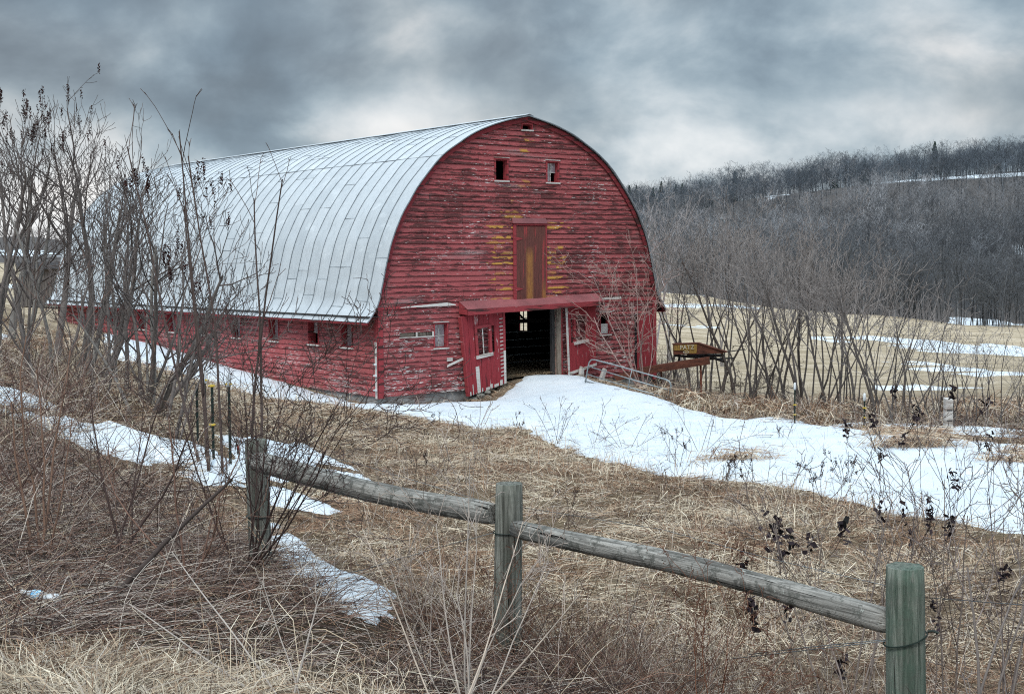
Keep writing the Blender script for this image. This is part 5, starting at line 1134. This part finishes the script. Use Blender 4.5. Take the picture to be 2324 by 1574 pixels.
bush('bare_shrub', 1950, 1560, 6.9, [(1880, 1290, 7.2), (1990, 1130, 7.4), (1820, 1180, 7.4), (2010, 1260, 7.2), (1930, 1200, 7.3)], (5, 4, 2), 'grey twiggy shrub behind the right fence post', (0.22, 0.18, 0.16), (0.20, 0.165, 0.15), .007, 515, wob=.08, rmin=.0018)
bush('weed_tangle', 1625, 1500, 6.75, [(1640, 1310, 6.7), (1600, 1300, 6.75), (1665, 1330, 6.65), (1560, 1400, 6.8), (1700, 1420, 6.7)], (8, 5, 2), 'rust-brown weed tangle caught on the long rail', (0.20, 0.085, 0.05), (0.15, 0.07, 0.045), .004, 516, wob=.16, up=-.02, rmin=.0015, sd=(60, .012, (0.10, 0.045, 0.03), 0.1, 6, .05), cat='weed')
bush('weed_tangle', 1160, 1530, 8.0, [(1130, 1270, 8.0), (1190, 1350, 7.95), (1110, 1350, 8.05), (1150, 1290, 7.95)], (7, 4, 1.5), 'brown creeper wound round the middle fence post', (0.17, 0.08, 0.05), (0.13, 0.07, 0.05), .004, 517, wob=.14, rmin=.0015, cat='weed')
rg = np.random.default_rng(9)
# weeds poking out of the snow and grass
WD = [(1180, 985, 'low black-seeded weed at the near edge of the drift below the door', .35, 14), (995, 965, 'small weed in the drift left of the door', .3, 5), (1340, 1020, 'fine fan of weed stalks on the snow below the door', .9, 0), (1260, 1010, 'thin weed stalks at the snow edge, middle', .8, 0), (1420, 1030, 'arched weed stalks on the snow right of the middle', .8, 0),
      (1540, 1075, 'dry forb with small dark leaves at the snow edge', .55, 16), (1590, 1040, 'tall slanting stalk fan on the snow', 1.1, 0), (1700, 1120, 'leafy dry weed at the snow edge above the long rail', .5, 16), (1850, 1145, 'wide dry weed with tiny dark leaves before the drift', .6, 24), (1930, 1120, 'branching dry weed standing in the drift', .6, 20), (2060, 1040, 'dark weed beside the brown tuft in the snow', .5, 8), (2230, 1060, 'black seeded weed far right on the snow', .5, 9), (2290, 1095, 'low dark weed at the right edge of the snow', .4, 8), (1780, 1010, 'tiny weed alone on the upper snow', .35, 4), (1640, 1090, 'flattened weed at the lower snow edge', .4, 6), (1520, 1060, 'single brown spike standing in the snow', .75, 0),
      (1450, 1190, 'thin brown stalk standing in the grass, above the rail', .55, 2), (1270, 1250, 'short dry weed in the grass right of the middle post', .5, 3), (960, 1130, 'dry weed above the first rail', .6, 6), (700, 930, 'reddish grass stalks before the barn side', .7, 0), (640, 905, 'wispy reddish stalks near the barn side snow', .8, 0), (770, 935, 'reddish stalks before the barn corner', .8, 0)]
for i, (u, v, lab, h_, ns) in enumerate(WD):
    q = hit(u, v); r2 = np.random.default_rng(700+i); st = []
    n_ = 1 if 'single' in lab or 'thin brown' in lab else int(r2.integers(3, 7)); sl = 0.9 if ('slant' in lab or 'fan' in lab or 'arched' in lab) else .35
    for k in range(n_): st.append(((r2.normal(0, .05), r2.normal(0, .05), 0), (r2.normal(.25 if sl > .5 else 0, sl), r2.normal(0, sl*.4), 1), h_*r2.uniform(.6, 1.1), .0045))
    rd = 'reddish' in lab
    br = grow(r2, st, (4, 2) if n_ > 1 else (1, 0), (.2, .5), (15, 50), .06, .01, .003, 6); sdx = clumps(r2, [b[0][-1] for b in br][:ns*2], .022, (.05, .032, .028), 5) if ns else None
    e = make_tree('dry_weed', (q[0], q[1], q[2]), br, (.30, .14, .11) if rd else (.10, .075, .062), (.30, .15, .12) if rd else (.09, .065, .055), r2, sdx, crown='foliage', trunk='stalk'); tag(e, lab, 'weed', 'dry weeds standing in snow and grass')

# ------------------------------------------------------------------ ground cover
def in_barn(X, Y, mg=0.05):
    bt = (X-BP[0])*G[0]+(Y-BP[1])*G[1]; bs = (X-BP[0])*S[0]+(Y-BP[1])*S[1]
    return (bt > -mg) & (bt < WB+mg) & (bs > -mg) & (bs < LB+mg)
PALS = np.array([(0.50, 0.43, 0.33), (0.43, 0.35, 0.255), (0.35, 0.265, 0.19), (0.27, 0.175, 0.115), (0.18, 0.11, 0.075), (0.60, 0.54, 0.43), (0.12, 0.085, 0.065), (0.42, 0.37, 0.32)])*np.array([1.16, 1.13, 1.10])
def grass(name, N, r0, r1, th0, th1, L0, L1, w0, w1, flat, pw, seed, weights, region=None, snow_ok=0.0, lab=None, gain=1.0):
    rg = np.random.default_rng(seed); f = rg.random(N); r = (r0**(2-pw)+f*(r1**(2-pw)-r0**(2-pw)))**(1/(2-pw)); th = np.radians(rg.uniform(th0, th1, N))
    X, Y = r*np.sin(th), r*np.cos(th); keep = ~in_barn(X, Y)
    sd = snow_at(X, Y); keep &= (sd < -0.10*np.clip(14/np.maximum(r, 1), .3, 1)) | (rg.random(N) < snow_ok)
    keep &= np.hypot(X-BOT[0]+.05, (Y-BOT[1]+.2)*.6) > .2; keep &= (poly_sd(X, Y, bankpoly) < 0) | (rg.random(N) < 0.22) | (name == 'bank_grass')
    if region is not None: keep &= region(X, Y, rg)
    keep &= (rg.random(N) < np.clip(fbm(X*1.3+2, Y*1.7, 3, 97)*3.2-.75, .12, 1)) | (r > 30)
    X, Y, r = X[keep], Y[keep], r[keep]; sdk = sd[keep]; n = len(X); Z = H(X, Y)
    cl = fbm(X*2.2, Y*2.2, 3, 61); fl = fbm(X*0.5, Y*0.5, 2, 62); fl2 = fbm(X*1.6, Y*1.6, 2, 64)
    a = fl*9.0 + (fl2-.5)*5 + rg.normal(0, 0.9, n); d = np.stack([np.cos(a), np.sin(a), np.zeros(n)], -1)
    k = np.clip((r-r0)/(r1-r0), 0, 1); L = rg.uniform(L0, L1, n)*(0.6+0.9*cl)*(1+0.4*k); hgt = L*np.clip(rg.normal(flat, flat*.6, n), .03, .95)
    up = np.array([0, 0, 1.0]); P0 = np.stack([X, Y, Z-0.01], -1); c2 = rg.normal(0, .18, (n, 3))*L[:, None]*np.array([1, 1, .3])
    P1 = P0+d*(L*.45)[:, None]*(1-flat*.5)+up*(hgt*.8)[:, None]; P2 = P0+d*(L*.8)[:, None]+up*(hgt*rg.uniform(.5, 1.1, n))[:, None]+c2*.6; P3 = P0+d*L[:, None]+up*(hgt*rg.uniform(0.1, 1.1, n))[:, None]+c2
    P = np.stack([P0, P1, P2, P3], 1); gz = P0[:, 2][:, None]+0.004; P[:, 1:, 2] = np.maximum(P[:, 1:, 2], gz)
    w = (w0+(w1-w0)*k)*rg.uniform(.6, 1.3, n); Wd = w[:, None]*np.array([.9, 1.0, .8, .25])[None]
    sdv = np.cross(d, up)+rg.normal(0, .5, (n, 3)); sdv /= np.linalg.norm(sdv, axis=1, keepdims=True)
    V, Fc = ribbon_mesh(P, Wd, sdv)
    wts = np.array(weights, float); reg = fbm(X*.6+5, Y*.6, 3, 71); reg2 = fbm(X*1.4+3, Y*1.4+9, 3, 72)
    near_snow = np.clip(1-np.abs(np.clip(sd[keep], -2.2, 0)+0.9)/1.2, 0, 1)
    sc_ = rg.gumbel(0, 1, (n, 8))+np.log(wts+1e-6)[None]; rust = (reg-.5)*9+near_snow*1.5; sc_[:, 3] += rust; sc_[:, 4] += rust; sc_[:, 0] += (reg2-.5)*9; sc_[:, 5] += (reg2-.5)*9; sc_[:, 6] -= (reg2-.5)*6
    c = PALS[np.argmax(sc_, 1)]*rg.uniform(.75, 1.2, (n, 1))*gain; c = np.repeat(c, 8, 0)
    o = np_mesh(name, V, Fc, MAT['grass'], col=c); tag(o, lab, 'grass', kind='stuff'); return o
grass('matted_grass', 560000, 3.2, 48, -27, 33, .08, .34, .0013, .009, .16, 1.0, 801, (3, 4, 4, 3, 2.2, 1.5, 2.2, 3), snow_ok=0.004, lab='matted dead brown grass covering the pasture')
grass('standing_grass', 30000, 3.2, 40, -26, 26, .12, .38, .0014, .007, .75, 1.0, 802, (3, 3, 2, 2, 1, 3, 1, 3), region=lambda X, Y, rg: (fbm(X*1.1, Y*1.1, 3, 88) > .5), lab='upright tufts of pale dry grass in the pasture')
grass('bank_grass', 60000, 2.6, 9, -27, 12, .07, .24, .0014, .0024, .25, 0.6, 803, (1.8, 2.2, 4, 4.5, 4, .9, 7, 2), region=lambda X, Y, rg: (X+Y < 4.3+rg.normal(0, .3, len(X))), lab='pale dry grass on the bank at bottom left', gain=0.72)
def edge_band(X, Y, rg):
    u = X/Y; lo = np.interp(X, [4, 8, 12, 18], [34.5, 28.5, 24.5, 18.0]); return (Y > lo+1.2) & (Y < lo+8) & (X > 3.5)
grass('rank_grass', 60000, 20, 46, 6, 26, .25, .55, .008, .014, .45, 1.0, 804, (2, 3, 4, 4, 3.5, 1.2, 3.5, 3), region=edge_band, lab='rank dead grass and canes along the foot of the sapling row')
# brown tufts showing through the snow on the right
def tuft(u, v, n, s_, seed, lab):
    q = hit(u, v); rg = np.random.default_rng(seed); a = rg.normal(-.2, 1.0, n); L = rg.uniform(.25, .6, n)*s_; o = np.stack([rg.normal(0, .28*s_, n), rg.normal(0, .16*s_, n), np.full(n, .02)], -1); d = np.stack([np.cos(a), np.sin(a)*.6, np.zeros(n)], -1); h_ = L*rg.uniform(.1, .5, n); up = np.array([0, 0, 1.])
    P = np.stack([o, o+d*(L*.4)[:, None]+up*h_[:, None], o+d*(L*.8)[:, None]+up*(h_*.9)[:, None], o+d*L[:, None]+up*(h_*.3)[:, None]], 1)
    V, Fc = ribbon_mesh(P, np.full((n, 4), .006)*np.array([1, 1, .8, .3]), np.stack([-d[:, 1], d[:, 0], np.full(n, .4)], -1)); c = np.repeat(PALS[rg.choice(8, n, p=[.1, .15, .2, .2, .15, .05, .1, .05])], 8, 0)
    ob = np_mesh('grass_tuft', V, Fc, MAT['grass'], col=c); ob.location = (q[0], q[1], q[2]+.1); tag(ob, lab, 'grass tuft', 'flattened grass tufts in the snow')
tuft(2060, 1030, 420, 1.3, 1, 'large flattened brown tuft in the snow near the square post'); tuft(1650, 1068, 260, 1.0, 2, 'bent brown tuft lying at the lower snow edge'); tuft(2270, 1072, 240, .9, 3, 'brown tuft in the snow by the right edge, lower one'); tuft(2300, 1050, 160, .7, 4, 'small brown tuft at the right edge, upper one'); tuft(1990, 1000, 150, .7, 5, 'small brown tuft at the far edge of the drive')

# brambles on the bank and round the fence feet
def strokes_stuff(name, n, sampler, L0, L1, rise, r0, r1, pal, wts, seed, lab, K=6, droop=.8, dz=0.0, cat='brambles'):
    rg = np.random.default_rng(seed); X, Y = sampler(rg, n); n = len(X); Z = H(X, Y)+dz; a = rg.uniform(0, 6.28, n); L = rg.uniform(L0, L1, n)
    el = np.clip(rg.normal(rise, .35, n), -.05, 1.4); d = np.stack([np.cos(a)*np.cos(el), np.sin(a)*np.cos(el), np.sin(el)], -1); side = np.stack([-np.sin(a), np.cos(a), np.zeros(n)], -1)*rg.normal(0, .25, (n, 1)); P = [np.stack([X, Y, Z], -1)]
    for k in range(K-1):
        d = d+rg.normal(0, .09, (n, 3))+side*.12+np.array([0, 0, -1.0])*(droop*.18*rg.uniform(.2, 1.3, n))[:, None]; d /= np.linalg.norm(d, axis=1, keepdims=True); P.append(P[-1]+d*(L/(K-1))[:, None])
    P = np.stack(P, 1); gz = Z[:, None]+.004+.03*rg.random((n, 1)); P[:, 1:, 2] = np.maximum(P[:, 1:, 2], gz)
    R = rg.uniform(r0, r1, n)[:, None]*np.linspace(1, .45, K)[None]; V, Fc = strokes_mesh(P, R, 3); c = np.array(pal)[rg.choice(len(pal), n, p=np.array(wts)/sum(wts))]*rg.uniform(.7, 1.25, (n, 1)); c = np.repeat(c, K*3, 0)
    o = np_mesh(name, V, Fc, MAT['twig'], col=c, smooth=True); tag(o, lab, cat, kind='stuff'); return o
def in_poly(poly): 
    A = np.array(poly)
    def f(rg, n):
        X = rg.uniform(A[:, 0].min(), A[:, 0].max(), n*3); Y = rg.uniform(A[:, 1].min(), A[:, 1].max(), n*3); k = poly_sd(X, Y, poly) > rg.exponential(.15, n*3)-.15; dens = fbm(X*1.1, Y*1.1, 3, 31) > rg.uniform(.25, .62, n*3); k &= dens & (snow_at(X, Y) < .0); return X[k][:n], Y[k][:n]
    return f
BR = [(0.17, 0.11, 0.09), (0.055, 0.038, 0.034), (0.38, 0.31, 0.27), (0.62, 0.54, 0.46), (0.24, 0.14, 0.10), (0.50, 0.40, 0.29)]
strokes_stuff('brambles', 34000, in_poly(bankpoly), .25, .85, .28, .0014, .0034, BR, (5, 6, 3, 1.8, 3, 1.0), 901, 'dense matted reddish brambles on the bank and along the fence', droop=1.0)
leftpoly = [(-3.6, 8.2), (-2.4, 10.6), (-3.2, 13), (-5.4, 15.5), (-8, 17), (-9, 12), (-6, 8)]
strokes_stuff('tall_brambles', 1000, in_poly(leftpoly), .7, 1.5, 1.05, .002, .0045, BR, (5, 5, 2, 1, 2, .5), 902, 'taller arching bramble canes left of the fence post', K=8, droop=.7)
hedge = [(-3.6, 15.5), (-5.5, 18.5), (-8.5, 23), (-12, 27), (-15, 29), (-17, 24), (-10, 18.5), (-6, 15.8)]
strokes_stuff('undergrowth', 9500, in_poly(hedge), .4, 1.5, .7, .003, .006, BR, (4, 4, 3, 2, 2, 2), 903, 'grey-brown undergrowth between the left hedgerow trunks', K=7, droop=.6)
fencefoot = [(-1.6, 9.4), (-.3, 7.7), (.8, 6.7), (1.8, 5.3), (3.2, 4.4), (3.4, 5.0), (2.0, 6.7), (.4, 8.6), (-1.4, 10.3)]
strokes_stuff('fence_weeds', 5200, in_poly(fencefoot), .25, .75, .75, .0012, .0028, [(0.20, 0.11, 0.075), (0.12, 0.065, 0.045), (0.07, 0.045, 0.038), (0.34, 0.25, 0.18), (0.50, 0.42, 0.34)], (4, 4, 4, 2, 1), 909, 'russet weeds crowding the foot of the rail fence', droop=.8)
rightpoly = [(3.0, 7.5), (5.0, 8.6), (4.5, 5.0), (2.4, 5.0), (.2, 7.9), (.6, 9)]
strokes_stuff('weed_stalks', 2600, in_poly(rightpoly), .25, .75, .95, .0010, .0022, BR, (4, 3, 4, 3, 3, 2), 904, 'thin dry stalks behind the right half of the fence', droop=.5)
strokes_stuff('field_stalks', 2600, lambda rg, n: (lambda r, t: (r*np.sin(t), r*np.cos(t)))(rg.uniform(8, 30, n), np.radians(rg.uniform(-14, 24, n))), .2, .6, 1.0, .0015, .004, BR, (4, 4, 2, 2, 4, 2), 905, 'scattered dry weed stalks in the pasture', droop=.5)
def onsnow(rg, n):
    X = rg.uniform(-3, 14, n*8); Y = rg.uniform(9, 38, n*8); k = (snow_at(X, Y) > .08) & ((snow_at(X, Y) < .9) | (rg.random(n*8) < .18)) & (np.abs(X/Y) < .5); return X[k][:n], Y[k][:n]
strokes_stuff('twig_litter', 900, onsnow, .04, .30, .1, .002, .005, BR[:3]+BR[4:5], (3, 5, 2, 2), 908, 'blown bits of stalk lying on the snow', dz=.15, cat='litter')
rowfoot = lambda rg, n: (lambda u, yy: (((u-CX)/F_PX)*yy, yy))(rg.uniform(1470, 2420, n), None)
def rowfoot(rg, n): u = rg.uniform(1470, 2450, n); y = np.interp(u, [1470, 1600, 1700, 1850, 2000, 2153, 2450], [42.5, 38.5, 36.5, 32.5, 30, 27.5, 24.5])+rg.normal(.8, 1.4, n); X = (u-CX)/F_PX*y; k = (snow_at(X, y) < .1) & ~in_barn(X, y, .3); return X[k], y[k]
strokes_stuff('undergrowth', 4200, rowfoot, .3, .95, .7, .003, .007, BR, (4, 4, 4, 3, 2, 3), 906, 'tangled dead canes at the foot of the sapling row', K=7, droop=.7)
strokes_stuff('undergrowth', 1600, lambda rg, n: (lambda a, b: ((BP+G*0)[0]+G[0]*a+S[0]*b, BP[1]+G[1]*a+S[1]*b))(rg.uniform(11.3, 14, n), rg.uniform(0, 10, n)), .6, 1.8, 1.1, .005, .010, [(0.30, 0.26, 0.25), (0.22, 0.19, 0.18), (0.13, 0.11, 0.10)], (2, 2, 2), 907, 'grey brush growing close behind the right wall of the barn', K=7, droop=.2)

# ------------------------------------------------------------------ woods
def wood_tree(rg, H_, nb=3):
    st = [((0, 0, 0), (rg.normal(0, .06), rg.normal(0, .06), 1), H_*.80, .10*H_/12)]
    return grow(rg, st, (10, 6, 3.5), (0.34, 0.60), (24, 62), .07, .035, .015, 3)
VAR = []
for s_ in range(7):
    rg = np.random.default_rng(1200+s_); br = wood_tree(rg, 12.0); P = np.stack([b[0] for b in br]); R = np.stack([b[1] for b in br])
    R = np.where(R < .05, R*1.0, R); V, Fc = strokes_mesh(P, R, 3); VAR.append((V, Fc, np.array([b[2] for b in br]).repeat(9)))
def forest(name, pts, hs, cols, lab, seed, thick=1.0):
    rg = np.random.default_rng(seed); Vs = []; Fs = []; Cs = []; b = 0
    for (x, y, z), h_, c in zip(pts, hs, cols):
        V, Fc, lv = VAR[rg.integers(0, len(VAR))]; a = rg.uniform(0, 6.28); ca, sa = math.cos(a), math.sin(a); s_ = h_/12.0; wd = s_*rg.uniform(.85, 1.25)
        W_ = np.stack([(V[:, 0]*ca-V[:, 1]*sa)*wd+x, (V[:, 0]*sa+V[:, 1]*ca)*wd+y, V[:, 2]*s_+z], -1); Vs.append(W_); Fs.append(Fc+b); b += len(V)
        k = np.where(lv == 0, rg.choice([.4, .5, 1.0, 2.2], p=[.4, .3, .22, .08]), 1.0)[:, None]; Cs.append(np.array(c)[None]*k)
    o = np_mesh(name, np.concatenate(Vs), np.concatenate(Fs), MAT['twig'], col=np.concatenate(Cs), smooth=True); tag(o, lab, 'woods', kind='stuff'); return o
rg = np.random.default_rng(77); pts = []; hs = []; cols = []
def addtree(u, y, h_, col, jit=.15):
    x = (u-CX)/F_PX*y; z = float(Hs(np.array([x]), np.array([y]))[0]); pts.append((x, y, z-.3)); hs.append(h_); cols.append(np.array(col)*math.exp(rg.normal(-.05, .30)))
GREY = (0.122, 0.128, 0.138); LIGHT = (0.28, 0.28, 0.29); HAZE_BLUE = (0.11, 0.127, 0.148)  # grey and blue tints carry the distance haze in the twig colour
n = 0
while n < 1450:
    u = rg.uniform(1380, 2560); y = 168+370*rg.random()**1.15; edge = np.interp(u, [1380, 1500, 1700, 2000, 2324, 2560], [176, 172, 160, 152, 138, 132])+6
    if y < edge: y = edge+rg.exponential(6)
    x = (u-CX)/F_PX*y
    if snow_at(np.array([x]), np.array([y]))[0] > (-0.5 if y > 390 else -2.5): continue
    patch = fbm(np.array([x*.02]), np.array([y*.02]), 3, 91)[0]; col = LIGHT if (patch > .57 or (215 < y < 320 and rg.random() < .3)) else (HAZE_BLUE if y > 380 else GREY)
    addtree(u, y, rg.uniform(8, 13.5) if y > 190 else rg.uniform(6, 12), col); n += 1
for i in range(620): addtree(rg.uniform(1650, 2420), rg.uniform(458, 585), rg.uniform(7, 10.5), HAZE_BLUE)
for i in range(330):
    u = rg.uniform(1560, 2480); addtree(u, np.interp(u, [1380, 1500, 1700, 2000, 2324, 2560], [182, 178, 163, 152, 136, 130])+rg.exponential(14), rg.uniform(4, 9), GREY)
for i in range(230):      # far ridge behind
    u = rg.uniform(1380, 1760); addtree(u, rg.uniform(760, 990), rg.uniform(9, 13), HAZE_BLUE)
for i in range(160): u = rg.uniform(-250, 240); addtree(u, rg.uniform(590, 680), rg.uniform(4, 7), (0.12, 0.10, 0.10))
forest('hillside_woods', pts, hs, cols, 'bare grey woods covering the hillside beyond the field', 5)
# single trees standing out on the skyline
tk2 = []
for s_ in range(4):
    r2 = np.random.default_rng(1500+s_); br = grow(r2, [((0, 0, 0), (r2.normal(0, .05), 0, 1), 10.5, .16)], (9, 5, 3), (.30, .5), (22, 55), .06, .05, .03, 5); tk2.append(make_tree('ridge_tree', (0, 0, -500), br, (.10, .09, .09), (.11, .10, .105), r2))
SK = sorted([(1668, 12), (1690, 13), (1712, 12.5), (1728, 12), (1752, 11.5), (1775, 12.5), (1790, 13), (1815, 12), (1842, 12.5), (1868, 12), (1905, 15), (1918, 15.5), (1934, 14.5), (1952, 13), (1980, 13), (2010, 12.5), (2040, 13), (2075, 12), (2110, 13), (2145, 12.5), (2178, 13), (2212, 14), (2240, 15), (2256, 15), (2285, 12.5), (2312, 12.5)])
for i, (u, h_) in enumerate(SK):
    y = 512+8*math.sin(i*2.1); x = (u-CX)/F_PX*y; z = h1(x, y); e = copy_tree(tk2[i % 4], (x, y, z-.3), i*1.7, h_/14.0)
    tag(e, f"dark bare tree on the hill skyline, {ordn(i)} from the left", 'tree', 'bare trees along the hill skyline')
def pine(seed, H_, dense=1.0):
    rg = np.random.default_rng(seed); e = empty('evergreen_tree', (0, 0, -500)); m = MB(); m.tube([(0, 0, 0), (0, 0, H_*.95)], [.16, .03], 6); m.build('trunk', MAT['dark'], e)
    P = []; Wd = []; Sd = []
    for k in range(int(420*dense)):
        f = rg.random()**.8; z = H_*(.12+.88*f); rr_ = (1-f)**.8*H_*.22*rg.uniform(.35, 1.15)+.15; a = rg.uniform(0, 6.28); d = np.array([math.cos(a), math.sin(a), 0]); 
        P.append([d*.1+np.array([0, 0, z]), d*rr_*.6+np.array([0, 0, z+.05*H_*.2]), d*rr_+np.array([0, 0, z-rr_*.25])]); Wd.append([.05, .24*H_/10, .10]); Sd.append(nrmz(np.array([-d[1], d[0], rg.normal(0, .6)])))
    V, Fc = ribbon_mesh(np.array(P), np.array(Wd), np.array(Sd)); c = np.repeat(tone(rg, (.026, .048, .036), .35, len(P)), 6, 0); np_mesh('foliage', V, Fc, MAT['leaf'], e, col=c); return e
pk = [pine(1, 10), pine(2, 11), pine(3, 9, .8)]
for i, (u, y, h_, vb) in enumerate(((1430, 560, 11, 0), (1446, 560, 10, 0), (1462, 575, 9, 0), (1484, 560, 10, 0), (1502, 590, 12, 0), (1535, 570, 13, 0), (1549, 565, 12, 0), (1590, 600, 13, 0), (1602, 600, 12, 0), (1612, 590, 10, 0), (1668, 508, 13, 0), (1895, 505, 10, 0), (1960, 508, 11, 0), (2118, 515, 13, 0), (2262, 515, 12, 0), (2330, 520, 14, 0), (1640, 330, 9, 0), (1660, 325, 10, 0))):
    x = (u-CX)/F_PX*y; z = h1(x, y)
    if u < 1620: z = at(u, 478, y)[2]
    e = copy_tree(pk[i % 3], (x, y, z-.5), i*1.3, h_/10.0); tag(e, f"dark evergreen among the bare hill woods, {ordn(i)} in order from the barn outwards", 'tree', 'evergreens on the hill')
for k in kinds+tk+tk2+pk:
    if k.name not in ucount:
        for ch in list(k.children): bpy.data.objects.remove(ch)
        bpy.data.objects.remove(k)
